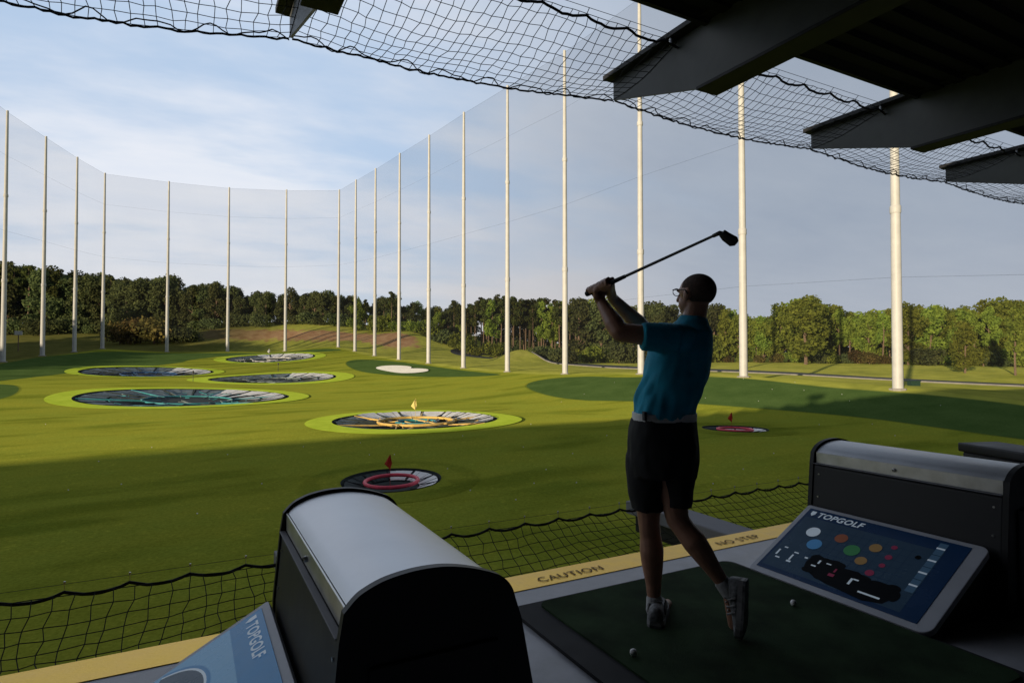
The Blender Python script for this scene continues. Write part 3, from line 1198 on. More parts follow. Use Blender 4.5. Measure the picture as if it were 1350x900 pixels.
TOP = [(-300, 335), (-100, 340), (0, 345), (22, 350), (45, 346), (62, 352), (82, 352), (100, 358), (115, 356), (140, 362), (160, 364), (180, 370), (200, 362), (212, 359), (228, 366), (242, 379), (262, 375), (280, 372), (308, 373), (322, 384), (340, 381), (356, 382), (372, 387),
       (385, 381), (410, 382), (428, 386), (440, 383), (460, 390), (490, 397), (516, 386), (530, 400), (548, 394), (565, 403), (580, 404), (597, 397), (612, 404), (622, 392), (650, 388), (675, 390), (690, 395), (715, 390), (735, 397), (760, 394), (790, 395), (815, 398), (840, 400), (860, 398), (890, 402), (930, 404),
       (955, 402), (975, 410), (1000, 415), (1018, 414), (1030, 400), (1060, 392), (1085, 398), (1105, 404), (1130, 412), (1160, 408), (1185, 404), (1210, 401), (1240, 400), (1262, 399), (1285, 402), (1310, 393), (1330, 396), (1350, 392), (1500, 388), (1700, 380)]
tx_, ty_ = [a for a, b in TOP], [b for a, b in TOP]


def top_at(px):
    return float(np.interp(px, tx_, ty_))


def zone(x0, x1, d0, d1, step, kinds, rows, label, group, jit=4.0, back_lift=0.0, wide=1.0):
    for r_ in range(rows):
        x = x0 + (step * 0.5 if r_ % 2 else 0)
        while x < x1:
            f = (x - x0) / max(1, x1 - x0)
            d = d0 + (d1 - d0) * f + r_ * 7.0 + rng.uniform(-2, 2)
            px = x + rng.uniform(-0.3, 0.3) * step
            pk = kinds[int(rng.integers(len(kinds)))]
            g = ground(px, d)
            yt = top_at(px) + (rng.uniform(-3.0, jit * 2.4) if r_ == 0 else rng.uniform(-1.5, jit * 1.8))
            h = W(px, yt, d).z - g.z
            if pk[0] == 'u':
                h *= 0.42
            tree(pk, px, d, max(2.0, h), label[PR[pk][0]], 'tree', group + ' ' + NAME[PR[pk][0]], wide)
            x += step * rng.uniform(0.8, 1.2)


def lab(where):
    return {'broad': 'dense rounded tree ' + where, 'slim': 'slender tree with pale trunk ' + where, 'pine': 'tall pine with bare trunk ' + where, 'bush': 'low shrub ' + where}


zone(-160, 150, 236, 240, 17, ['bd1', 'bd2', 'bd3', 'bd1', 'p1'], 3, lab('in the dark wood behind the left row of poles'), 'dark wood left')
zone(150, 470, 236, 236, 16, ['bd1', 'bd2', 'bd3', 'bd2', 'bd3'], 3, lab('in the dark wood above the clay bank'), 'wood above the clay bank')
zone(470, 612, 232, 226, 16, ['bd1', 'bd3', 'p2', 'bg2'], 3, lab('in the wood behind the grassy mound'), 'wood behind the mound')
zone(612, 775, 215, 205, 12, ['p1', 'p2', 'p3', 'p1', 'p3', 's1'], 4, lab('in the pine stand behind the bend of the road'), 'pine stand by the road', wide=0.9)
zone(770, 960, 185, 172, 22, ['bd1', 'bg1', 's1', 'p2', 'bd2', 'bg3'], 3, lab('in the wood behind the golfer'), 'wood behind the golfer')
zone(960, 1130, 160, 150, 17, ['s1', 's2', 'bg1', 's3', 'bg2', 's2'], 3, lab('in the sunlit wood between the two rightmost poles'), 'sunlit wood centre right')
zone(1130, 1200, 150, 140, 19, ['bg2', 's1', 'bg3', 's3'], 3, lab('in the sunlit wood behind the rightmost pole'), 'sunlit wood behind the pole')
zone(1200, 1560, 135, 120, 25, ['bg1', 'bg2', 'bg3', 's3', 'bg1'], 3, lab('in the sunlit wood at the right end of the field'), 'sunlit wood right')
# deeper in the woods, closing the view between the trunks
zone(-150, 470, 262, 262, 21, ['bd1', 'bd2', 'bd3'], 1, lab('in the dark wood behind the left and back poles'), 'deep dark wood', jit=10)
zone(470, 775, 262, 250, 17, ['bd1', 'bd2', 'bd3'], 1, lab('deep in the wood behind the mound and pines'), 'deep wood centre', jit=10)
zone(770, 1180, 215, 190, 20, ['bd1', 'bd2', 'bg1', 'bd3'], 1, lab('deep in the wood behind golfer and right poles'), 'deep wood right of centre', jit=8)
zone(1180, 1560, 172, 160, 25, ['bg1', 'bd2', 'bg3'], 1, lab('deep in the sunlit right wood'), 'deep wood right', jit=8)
# single trees that stand out
tree('bg1', 1062, 140, W(1062, 391, 140).z - ground(1062, 140).z, 'big round crowned tree standing above the sunlit right wood', wide=1.25)
tree('bg3', 1272, 104, 9.0, 'single small tree with thin trunk in front of the right wood')
tree('s2', 1338, 98, 11.0, 'young tree with bare trunk near the right photo edge')
tree('p2', 516, 222, W(516, 384, 222).z - ground(516, 222).z, 'lone pine rising highest over the grassy mound')
for i, (px, d, h, pk, lb) in enumerate([
        (158, 205, 8.0, 'u3', 'rust tinged shrub at the wood edge, left of a trio'), (178, 203, 9.5, 'u3', 'rust brown tall shrub at the wood edge, second of the trio'), (203, 202, 9.5, 'u3', 'orange brown tall shrub at the wood edge beside the third pole'),
        (232, 204, 6.5, 'u2', 'dark green low shrub right of the rust brown shrubs'), (250, 206, 5.0, 'u2', 'small dark shrub at the left end of the clay bank')]):
    tree(pk, px, d, h, lb, 'shrub')
for (x0, x1, d0, d1, step, hh, kinds, where) in [
        (-140, 150, 228, 232, 20, 6.5, ['u2'], 'dark shrub along the foot of the left wood'), (260, 470, 229, 229, 22, 5.0, ['u2'], 'dark shrub along the top of the clay bank'),
        (470, 610, 222, 216, 20, 6.0, ['u2', 'u1'], 'green shrub at the wood edge behind the mound'), (615, 770, 205, 196, 17, 5.0, ['u2', 'u1', 'u2'], 'green shrub under the pine stand'),
        (770, 960, 172, 164, 17, 6.5, ['u2', 'u1'], 'green shrub under the wood behind the golfer'), (960, 1200, 156, 140, 20, 3.0, ['u1', 'u2', 'u1', 'u3'], 'low shrub under the sunlit right wood'),
        (1200, 1500, 132, 116, 26, 4.0, ['u1', 'u1', 'u2'], 'low shrub along the edge of the right field')]:
    x = x0
    while x < x1:
        f = (x - x0) / (x1 - x0)
        pk = kinds[int(rng.integers(len(kinds)))]
        tree(pk, x + rng.uniform(-5, 5), d0 + (d1 - d0) * f + rng.uniform(-3, 3), hh * rng.uniform(0.6, 1.25), where, 'shrub', where)
        x += step * rng.uniform(0.7, 1.3)
for (px, d, h) in [(700, 168, 4.0), (712, 166, 5.0), (722, 164, 3.5), (735, 160, 4.5), (748, 158, 4.0)]:
    tree('u2', px, d, h, 'dark rounded shrub beside the small mound and road bend', 'shrub', 'shrubs by the road bend')
# trees out on the left whose long shadows darken the far left corner
for i in range(32):
    f = -0.3 + 1.5 * (i % 18) / 17 if i < 18 else -0.9 + 1.6 * (i - 18) / 13
    s = 92 + rng.uniform(-6, 6)
    q0 = L_line[0] * (1 - f) + L_line[3] * f
    if i >= 18:
        q0 = q0 + np.array(FWD[:2]) * 38 - np.array(RIGHT[:2]) * 12
    x, y = q0[0] - math.sin(SUN_AZ) * s, q0[1] - math.cos(SUN_AZ) * s
    up_ = (6.5 if f < 0.45 else 2.5) if i < 18 else 3.0
    h = terr(*q0) + up_ + math.tan(SUN_EL) * s - terr(x, y) + rng.uniform(-0.5, 1.0)
    dd = Vector((x, y, 0)).dot(FWD)
    rr = Vector((x, y, 0)).dot(RIGHT)
    tree('bd%d' % (i % 3 + 1), CX + rr / dd * F, dd, max(5.0, h), 'dense dark tree beyond the left net, outside the photo', 'tree', 'trees beyond the left net', 1.5)

# small things out on the range
q = ground(24, 150)
sg = thing('yardage_sign', 'small pale box sign on a post at the far left verge', 'sign', q)
tubes('post', [([(0, 0, 0), (0, 0, 4.0)], 0.12)], M_BARK, sg, 6)
bm = bmesh.new()
bm_box(bm, -0.75, 0.75, -0.2, 0.2, 4.0, 5.0)
bevel(bm, 0.04)
obj('sign_board', bm, M_SIGNW, sg)
q = ground(1204, 58)
ub = thing('utility_box', 'low dark green utility box on the grass right of the rightmost pole', 'utility box', q, -YAW)
bm = bmesh.new()
bm_box(bm, -0.42, 0.42, -0.35, 0.35, -0.1, 0.42)
bevel(bm, 0.03)
obj('cabinet', bm, M_BOX, ub)
bm = bmesh.new()
bm_box(bm, -0.47, 0.47, -0.4, 0.4, 0.423, 0.50)
bevel(bm, 0.03)
obj('lid', bm, M_BOX, ub)
for px, d, lb in ((255, 96, 'thin dark stake on the turf left of the brown target'), (367, 122, 'thin dark stake between the brown and white targets')):
    q = ground(px, d)
    st_ = thing('marker_stake', lb, 'marker', q)
    tubes('stake', [([(0, 0, 0), (0, 0, 1.3)], [0.05, 0.04])], M_BEAMD, st_, 6)
    tubes('marker_head', [([(0, 0, 1.302), (0, 0, 1.75)], [0.16, 0.12])], M_BEAMD, st_, 6)

# ------------------------------------------------------------------ the building
bld = thing('range_building', 'dark two storey driving range building with cantilevered roof over the bays', 'building')
X0, X1 = -135.0, 62.0
ROOF_P, ROOF_Z = 4.03, CAM_H + 3.05
BACK = -7.0
floor_bm = bmesh.new()
bm_box(floor_bm, X0, X1, BACK, 3.148, -0.40, -0.004)
deck = tag(obj('deck_floor', floor_bm, M_CONC), kind='structure')
bm = bmesh.new()
bm_box(bm, X0, X1, 3.15, 3.37, -0.40, 0.0)
strip = tag(obj('deck_edge_floor', bm, M_YELLOW), kind='structure')
bm = bmesh.new()
# ribbed steel soffit, ribs along the building
y = BACK
prof = []
while y < ROOF_P - 0.16:
    prof += [(y, ROOF_Z), (y + 0.10, ROOF_Z), (y + 0.125, ROOF_Z + 0.05), (y + 0.19, ROOF_Z + 0.05)]
    y += 0.215
prof += [(ROOF_P - 0.02, ROOF_Z)]
prof += [(ROOF_P - 0.02, ROOF_Z + 0.30), (BACK, ROOF_Z + 0.30)]
bm_prism(bm, [(X0, a, b) for a, b in prof], (X1 - X0, 0, 0))
obj('roof_deck', bm, M_ROOF, bld)
bm = bmesh.new()
bm_box(bm, X0 - 0.05, X1 + 0.05, ROOF_P - 0.018, ROOF_P + 0.03, ROOF_Z - 0.012, ROOF_Z + 0.36)
obj('roof_fascia', bm, M_BEAMD, bld)
bm = bmesh.new()
bm_box(bm, X0, X1, BACK - 0.3, BACK - 0.003, -5.5, ROOF_Z + 0.3)
obj('back_wall', bm, M_WALL, bld)
for xx in (X0 - 0.3, X1 + 0.003):
    bm = bmesh.new()
    bm_box(bm, xx, xx + 0.297, BACK, 2.5, -5.5, ROOF_Z)
    obj('end_wall', bm, M_WALL, bld)
bm = bmesh.new()
bm_box(bm, X0, X1, 0.5, 0.8, -5.5, -0.403)
obj('lower_wall', bm, M_WALL, bld)
bm = bmesh.new()
bm_box(bm, X0, X1, 0.803, 3.2, -5.4, -4.05)
obj('lower_terrace', bm, M_CONC, bld)

# lettering painted on the yellow edge
for txt, x, sz in (('NO STEP', 0.085, 0.1), ('CAUTION', 1.90, 0.1), ('NO STEP', 3.42, 0.1), ('CAUTION', 5.2, 0.1), ('CAUTION', -1.6, 0.1), ('NO STEP', 6.8, 0.1)):
    me = text_mesh(txt, sz, space=1.12, bold=0.0006)
    place_mesh(me, Vector((x, 3.205, 0.004)), (1, 0, 0), (0, 1, 0))
    obj('painted_lettering', me, M_LETTER, strip)

# cantilever roof beams
BE = [0.78 + 3.41 * k for k in range(-9, 15)]
TIPP = 5.45
zt, zb_tip, zb = ROOF_Z + 0.02, CAM_H + 2.86, CAM_H + 2.45
beam0 = None


def tip_shift(e):
    return max(0.0, (4.19 - e) * 0.085) if e > -9 else 1.1


for e in BE:
    if beam0 is None:
        bm = bmesh.new()
        bm_prism(bm, [(-0.012, TIPP - 0.02, zb_tip), (-0.012, TIPP - 0.02, zt), (-0.012, BACK + 0.01, zt), (-0.012, BACK + 0.01, zb), (-0.012, 4.02, zb)], (0.024, 0, 0))
        beam0 = obj('roof_beam', bm, M_BEAM, bld)
        bm = bmesh.new()
        bm_box(bm, -0.13, 0.13, BACK + 0.01, TIPP + 0.02, zt + 0.002, zt + 0.055)
        bevel(bm, 0.004, 1)
        obj('top_flange', bm, M_BEAMD, beam0)
        bm = bmesh.new()
        bm_box(bm, -0.13, 0.13, BACK + 0.01, 4.06, zb - 0.035, zb - 0.002)
        bevel(bm, 0.004, 1)
        obj('bottom_flange', bm, M_BEAMD, beam0)
        paths = [([(sx * 0.09, 4.42, zt - 0.06), (sx * 0.09, 4.42, zt + 0.002)], 0.022) for sx in (-1, 1)]
        tubes('net_shackle', paths, M_CLIP, beam0, 8)
        o = beam0
    else:
        o = copy_tree(beam0, bld)
    o.location = (e, tip_shift(e), 0)

G = seen_ground(1062, 536)  # unseen roof mast and box, added to cast a lump of shadow on the turf
Ls = (G.y - 4.0) / math.cos(SUN_AZ)
fx_, fz_ = G.x - Ls * math.sin(SUN_AZ), ROOF_Z + 0.30
fl = tubes('shadow_mast', [([(fx_, 3.6, fz_), (fx_, 3.6, fz_ + 1.0)], 0.16)], M_BEAMD, bld, 8)
bm = bmesh.new()
bm_box(bm, fx_ - 0.9, fx_ + 0.9, 3.3, 3.9, fz_ + 0.7, fz_ + 1.25)
bevel(bm, 0.05)
obj('shadow_mast_box', bm, M_BEAMD, fl)

# outrigger arms at deck level
AE = [0.70 + 3.18 * k for k in range(-9, 15)]
arm0 = None
for e in AE:
    if arm0 is None:
        bm = bmesh.new()
        bm_box(bm, -0.15, 0.15, 3.372, 4.68, -0.14, -0.02)
        bevel(bm, 0.012)
        arm0 = obj('outrigger_arm', bm, M_ARM, bld)
        bm = bmesh.new()
        bm_box(bm, -0.10, 0.10, 3.372, 4.60, -0.30, -0.143)
        bevel(bm, 0.01)
        obj('arm_web', bm, M_BEAMD, arm0)
        o = arm0
    else:
        o = copy_tree(arm0, bld)
    o.location = (e, 0, 0)

# ------------------------------------------------------------------ nets at the bay


def net_span(e0, e1, y0, y1, zf, cell, rad, n_sub=1, nj=None):
    """square-mesh twine between e0..e1 and y0..y1 over height field zf(u, v) (u, v in 0..1); irregular knots"""
    nu = max(2, int(round((e1 - e0) / cell)))
    nv = nj or max(2, int(round((y1 - y0) / cell)))
    P = {}
    ph = rng.uniform(0, 6.28, 8)
    for i in range(nu + 1):
        for j in range(nv + 1):
            u, v = i / nu, j / nv
            x = e0 + (e1 - e0) * u + (rng.uniform(-0.018, 0.018) + 0.045 * math.sin(v * 3.3 + u * 9 + ph[0]) * math.sin(math.pi * u) if 0 < i < nu else 0)
            yv = y0 + (y1 - y0) * v + ((rng.uniform(-0.01, 0.01) + 0.03 * math.sin(u * 11 + ph[1] + v * 2)) if 0 < j < nv else 0)
            P[i, j] = Vector((x, yv, zf(u, v) + rng.uniform(-0.006, 0.006)))
    paths = []
    for j in range(nv + 1):
        paths.append(([P[i, j] for i in range(nu + 1)], rad))
    for i in range(nu + 1):
        paths.append(([P[i, j] for j in range(nv + 1)], rad))
    return paths


def wavy(e0, e1, y, z, n, amp, clip_step, dip):
    pts = []
    for i in range(n + 1):
        u = i / n
        x = e0 + (e1 - e0) * u
        ph = ((x - e0) / clip_step) % 1.0
        pts.append(Vector((x, y + rng.uniform(-amp, amp), z - dip * 4 * ph * (1 - ph) + rng.uniform(-amp, amp))))
    return pts


LBL_LOW = {0: 'black square mesh safety net below the yellow edge at the far left', 1: 'black square mesh safety net between left console and golfer', 2: 'black square mesh safety net right of the golfer', 3: 'black square mesh safety net behind the right console'}
k_low = 0
for a, b in zip(AE[:-1], AE[1:]):
    if not (-6.5 < a < 12):
        continue
    e0, e1 = a + 0.155, b - 0.155
    vis = {-2.48: 0, 0.70: 1, 3.88: 2, 7.06: 3}.get(round(a, 2))
    root = thing('deck_safety_net', LBL_LOW.get(vis, 'black square mesh safety net outside the photo'), 'safety net', (e0, 3.4, -0.1), group='safety nets along the deck edge')
    off = Vector((e0, 3.4, -0.1))

    def zf(u, v):
        return -0.16 + 0.10 * v - 0.16 * math.sin(math.pi * v) * (0.6 + 0.4 * math.sin(math.pi * u))
    paths = net_span(e0, e1, 3.40, 4.50, zf, 0.092, 0.0034)
    cl_x = 0.335
    rope = wavy(e0, e1, 4.52, -0.045, 60, 0.002, cl_x, 0.035)
    tubes('twine_mesh', [([p - off for p in pts], r_) for pts, r_ in paths], M_NET, root, 3)
    tubes('edge_rope', [([p - off for p in rope], 0.0105)], M_ROPE, root, 6)
    tubes('support_wire', [([Vector((e0, 4.53, 0.0)) - off, Vector((e1, 4.53, 0.0)) - off], 0.0014)], M_WIRE, root, 4)
    x = e0 + cl_x
    paths = []
    while x < e1 - 0.1:
        paths = [([Vector((x, 4.527, -0.040)) - off, Vector((x, 4.53, -0.002)) - off, Vector((x, 4.53, 0.0)) - off, Vector((x, 4.53, 0.016)) - off], [0.0018, 0.0018, 0.0075, 0.0065])]
        tubes('clip', paths, M_CLIP, root, 5)
        x += cl_x

LBL_UP = {-1: 'overhead black net left of the leftmost roof beam', 0: 'widest overhead black net between the first two roof beams', 1: 'overhead black net between the second and third roof beams', 2: 'overhead black net between the third and fourth roof beams', 3: 'overhead black net between the fourth and fifth roof beams'}
for kk in range(-2, 6):
    e0, e1 = 0.78 + 3.41 * kk + 0.016, 0.78 + 3.41 * (kk + 1) - 0.016
    root = thing('overhead_net', LBL_UP.get(kk, 'overhead black net outside the photo'), 'safety net', (e0, 4.4, zt), group='overhead nets between the roof beams')
    off = Vector((e0, 4.4, zt))
    zin, zout = zt - 0.02, CAM_H + 2.86

    def zf2(u, v):
        s = math.sin(math.pi * u)
        return zin * (1 - v) + zout * v - (0.15 if kk < 0 else 0.08) * s * v - 0.10 * math.sin(math.pi * v) * (0.5 + 0.5 * s)
    paths = net_span(e0, e1, 4.42, 5.44, zf2, 0.10, 0.0038)
    def sh(p):      # the outer edge follows the beam tips
        f = max(0.0, (p.y - 4.42) / 1.02)
        return Vector((p.x, p.y + tip_shift(p.x) * f, p.z))
    paths = [([sh(p) for p in pts], r_) for pts, r_ in paths]
    inner = wavy(e0, e1, 4.41, zin - 0.02, 66, 0.006, 0.46, 0.05)
    outer = []
    outer2 = []
    for i in range(70):
        u = i / 69
        s = math.sin(math.pi * u)
        x = e0 + (e1 - e0) * u
        outer.append(Vector((x, 5.45 + rng.uniform(-0.012, 0.012), zout - (0.15 if kk < 0 else 0.08) * s + rng.uniform(-0.012, 0.012))))
        outer2.append(Vector((x, 5.41 + 0.03 * math.sin(i * 1.1) + rng.uniform(-0.01, 0.01), zout + 0.01 - (0.15 if kk < 0 else 0.08) * s + 0.035 * math.sin(i * 0.7))))
    tubes('twine_mesh', [([p - off for p in pts], r_) for pts, r_ in paths], M_NET, root, 3)
    outer, outer2 = [sh(p) for p in outer], [sh(p) for p in outer2]
    tubes('edge_rope', [([p - off for p in outer], 0.010), ([p - off for p in outer2], 0.006)], M_ROPE, root, 5)
    tubes('inner_rope', [([p - off for p in inner], 0.012)], M_ROPE, root, 6)
    tubes('support_wire', [([Vector((e0, 4.36, zt)) - off, Vector((e1, 4.36, zt)) - off], 0.003)], M_WIRE, root, 4)
    x = e0 + 0.46
    paths = []
    while x < e1:
        tubes('clip', [([Vector((x, 4.41, zin - 0.02)) - off, Vector((x, 4.36, zt + 0.003)) - off], 0.004)], M_WIRE, root, 4)
        x += 0.46

# ------------------------------------------------------------------ hitting mats


def hitting_mat(x0, label):
    root = thing('hitting_mat', label, 'golf mat', (x0 + 0.8, 2.1, 0))
    for nm, x0_, x1_, y0_, y1_, z0_, z1_, rr_, mm_ in (('rubber_base', -0.88, 0.77, -0.86, 0.83, -0.003, 0.016, 0.07, M_MATEDGE), ('turf_top', -0.72, 0.73, -0.82, 0.80, 0.0162, 0.026, 0.06, M_MAT)):
        pts = []
        for cx_, cy_, a0_ in ((x1_ - rr_, y1_ - rr_, 0), (x0_ + rr_, y1_ - rr_, 90), (x0_ + rr_, y0_ + rr_, 180), (x1_ - rr_, y0_ + rr_, 270)):
            for q in range(13):
                an = R(a0_ + 90 * q / 12)
                pts.append((cx_ + rr_ * math.cos(an), cy_ + rr_ * math.sin(an), z0_))
        bm = bmesh.new()
        bm_prism(bm, pts, (0, 0, z1_ - z0_))
        obj(nm, bm, mm_, root)
    return root


hitting_mat(1.62, 'square dark green hitting mat under the golfer')


def ball(p, label, group=None, r_=0.0165):
    bm = bmesh.new()
    bmesh.ops.create_icosphere(bm, subdivisions=3, radius=r_)
    o = smooth(obj('golf_ball', bm, M_WHITEB, loc=p))
    return tag(o, label, 'golf ball', group)


def on_deck(px, py, z=0.0):
    d = 1.0
    lo_, hi_ = 0.5, 30.0
    for _ in range(60):
        d = (lo_ + hi_) / 2
        if W(px, py, d).z > z:
            lo_ = d
        else:
            hi_ = d
    return W(px, py, d)


p = on_deck(835, 858, 0.047)
ball((p.x, p.y, 0.026 + 0.0165), 'white golf ball on the dark mat in front of the golfer')
p = on_deck(1046, 793, 0.047)
ball((p.x, p.y, 0.026 + 0.0165), 'white golf ball on the dark mat beside the right console')
fb0 = None
for px, py in [(475, 585), (487, 601), (704, 639), (590, 620), (1110, 520), (1018, 515), (930, 525), (1048, 505), (345, 640), (130, 610), (610, 575), (700, 560), (755, 600), (1080, 560), (690, 590), (880, 505), (770, 520), (1150, 560), (640, 530), (60, 560), (400, 590), (800, 575), (520, 600), (300, 600), (200, 590), (980, 500), (1060, 515), (1120, 530), (1240, 535), (720, 620), (760, 640), (680, 660), (980, 620), (1020, 600), (1180, 575), (260, 680), (90, 650), (160, 640), (620, 650), (940, 640), (1000, 530), (900, 515), (740, 530), (810, 505)]:
    p = seen_ground(px, py)
    if fb0 is None:
        fb0 = ball((p.x, p.y, p.z + 0.03), 'tiny white golf ball lying out on the range turf', 'golf balls scattered on the range', 0.026)
    else:
        c2_ = fb0.copy()
        COL.objects.link(c2_)
        c2_.location = (p.x, p.y, p.z + 0.03)

# ------------------------------------------------------------------ ball dispensers with touch panels
EL = 0.365     # left edge of the left console
PN, PF = 1.60, 2.76


def arc_profile(x0, z0, x1, z1, peak, n=18):
    """domed lid outline from (x0,z0) over the ridge to (x1,z1)"""
    pts = []
    for i in range(n + 1):
        u = i / n
        base = z0 + (z1 - z0) * u
        pts.append((x0 + (x1 - x0) * u, base + (peak - base) * (1 - abs(2 * u - 0.94) ** 2.3) if 0 < i < n else base))
    return pts


def console(x, label, lab_panel_main=True):
    root = thing('ball_dispenser', label, 'ball dispenser', (x, 0, 0), group='ball dispensers between the bays')
    W_ = 0.50
    lid = [(.012, .713), (.028, .729), (.05, .744), (.10, .764), (.16, .775), (.22, .7785), (.28, .775), (.34, .763), (.395, .746), (.43, .731), (.458, .709), (.476, .683), (.486, .653)]
    kp = [(2 * lid[0][0] - lid[1][0], 2 * lid[0][1] - lid[1][1])] + lid + [(2 * lid[-1][0] - lid[-2][0], 2 * lid[-1][1] - lid[-2][1])]
    fine = []
    for i in range(1, len(kp) - 2):
        for q in range(4):
            t_ = q / 4
            fine.append(tuple(0.5 * (2 * kp[i][c] + (kp[i + 1][c] - kp[i - 1][c]) * t_ + (2 * kp[i - 1][c] - 5 * kp[i][c] + 4 * kp[i + 1][c] - kp[i + 2][c]) * t_ ** 2 + (3 * kp[i][c] - kp[i - 1][c] - 3 * kp[i + 1][c] + kp[i + 2][c]) * t_ ** 3) for c in (0, 1)))
    lid = fine + [lid[-1]]
    bm = bmesh.new()
    bm_prism(bm, [(a, PN + 0.035, b) for a, b in lid], (0, PF - PN - 0.07, 0))
    smooth(obj('lid', bm, M_STEEL, root), 30)
    # pale band under the lid on the player side, with lock
    bm = bmesh.new()
    bm_box(bm, 0.004, 0.0105, PN + 0.035, PF - 0.035, 0.640, 0.713)
    bevel(bm, 0.002, 1)
    bnd = obj('lid_band', bm, M_BAND, root)
    bm = bmesh.new()
    bm_box(bm, W_ - 0.011, W_ - 0.006, PN + 0.035, PF - 0.035, 0.622, 0.651)
    obj('lid_band', bm, M_BAND, root)
    V, Q = lathe([(0.010, 0), (0.012, 0.004), (0.010, 0.012), (0.004, 0.013)], 12)
    lk = obj('lock', pydata('lock', [(-v[2], v[0], v[1]) for v in V], Q), M_CLIP, root, (0.003, 2.2, 0.677))
    bm = bmesh.new()
    bm_box(bm, -0.0155, -0.0135, -0.002, 0.002, -0.006, 0.006)
    obj('keyhole', bm, M_BLACK, lk)
    # cabinet
    bm = bmesh.new()
    prof = [(0.012, 0.633), (W_ - 0.012, 0.625), (W_ + 0.01, 0.60), (W_ + 0.060, 0.34), (W_ + 0.07, 0.0), (-0.040, 0.0), (-0.036, 0.36), (-0.012, 0.622), (0.0, 0.633)]
    bm_prism(bm, [(a, PN + 0.03, b) for a, b in prof], (0, PF - PN - 0.06, 0))
    bevel(bm, 0.006)
    obj('cabinet', bm, M_CAB, root)
    bm = bmesh.new()
    bm_box(bm, -0.022, 0.002, PN + 0.03, PF - 0.03, 0.6355, 0.6400)
    bevel(bm, 0.003, 1)
    obj('ledge', bm, M_ARM, root)
    for yy, zz_ in ((PN + 0.07, 0.57), (PF - 0.07, 0.57), (PN + 0.07, 0.42), (PF - 0.07, 0.42)):
        xx = -0.036 + (zz_ - 0.36) / 0.262 * 0.024
        tubes('screw', [([(xx - 0.004, yy, zz_), (xx + 0.004, yy, zz_)], 0.006)], M_CLIP, root, 8)
    # end caps: dark rims a little proud of the lid
    cap = [(-0.048, 0.0), (-0.044, 0.36), (-0.018, 0.637), (-0.006, 0.712)] + [(a - 0.004, b + 0.014) for a, b in lid[3:36]] + [(a + 0.012, b + 0.008) for a, b in lid[36:]] + [(W_ + 0.018, 0.60), (W_ + 0.068, 0.34), (W_ + 0.078, 0.0)]
    for y0, y1 in ((PN, PN + 0.028), (PF - 0.028, PF)):
        bm = bmesh.new()
        bm_prism(bm, [(a, y0, b) for a, b in cap], (0, y1 - y0, 0))
        obj('end_cap', bm, M_RIM, root)
    bm = bmesh.new()   # near end: inset door and feet
    bm_prism(bm, [(0.06, PN - 0.012, 0.08), (0.06, PN - 0.012, 0.56), (W_ - 0.06, PN - 0.012, 0.56), (W_ - 0.06, PN - 0.012, 0.08)], (0, 0.0115, 0))
    bevel(bm, 0.004, 1)
    obj('service_door', bm, M_CAB, root)
    # sloping touch panel on the player side
    a = Vector((-0.655, 0, 0.020))
    b = Vector((-0.058, 0, 0.348))
    ux = (b - a).normalized()           # up-slope
    nrm = Vector((-ux.z, 0, ux.x))
    y0, y1 = 1.665, 2.735
    Lp = (b - a).length
    bm = bmesh.new()
    bm_prism(bm, [(-0.63, y0 + 0.02, 0.0), (-0.63, y0 + 0.02, 0.008), (-0.046, y0 + 0.02, 0.325), (-0.046, y0 + 0.02, 0.0)], (0, y1 - y0 - 0.04, 0))
    obj('panel_base', bm, M_CAB, root)

    def S(u, v, h=0.0):   # u: along -Y from far end (metres), v: up-slope (metres)
        return a + ux * v + Vector((0, y1 - u, 0)) + nrm * h
    LY = y1 - y0
    # frame: rounded slab
    out = []
    for (cu_, cv_, s0, rad) in ((0.025, 0.025, 180, 0.025), (LY - 0.06, 0.06, 270, 0.06), (LY - 0.045, Lp - 0.045, 0, 0.045), (0.018, Lp - 0.018, 90, 0.018)):
        for q in range(7):
            an = R(s0 + 90 * q / 6)
            out.append((cu_ + rad * math.cos(an), cv_ + rad * math.sin(an)))
    bm = bmesh.new()
    bm_prism(bm, [S(u, v, -0.022) for u, v in out], nrm * 0.034)
    bevel(bm, 0.004, 2)
    fr = obj('touch_panel', bm, M_FRAME, root)

    def rect(u0, u1, v0, v1, h, mi, bm):
        f = bm.faces.new([bm.verts.new(S(u, v, h)) for u, v in ((u0, v0), (u1, v0), (u1, v1), (u0, v1))])
        f.material_index = mi

    def disc(u, v, r_, h, mi, bm, n=20, ry=None):
        f = bm.faces.new([bm.verts.new(S(u + r_ * math.cos(2 * math.pi * q / n), v + (ry or r_) * math.sin(2 * math.pi * q / n), h)) for q in range(n)])
        f.material_index = mi

    H0 = 0.0122
    SU0, SU1, SV0, SV1 = 0.035, LY - 0.075, 0.04, Lp - 0.032
    bm = bmesh.new()
    bm_prism(bm, [S(u, v, H0 + 0.0005) for u, v in ((SU0, SV0), (SU1, SV0), (SU1, SV1), (SU0, SV1))], nrm * 0.002)
    scr = obj('screen', bm, M_SCREEN, fr)
    h1, h2, h3 = H0 + 0.0035, H0 + 0.0042, H0 + 0.0060
    bm = bmesh.new()
    SW, SH = SU1 - SU0, SV1 - SV0
    g = lambda u: SU0 + SW * u
    k = lambda v: SV0 + SH * v
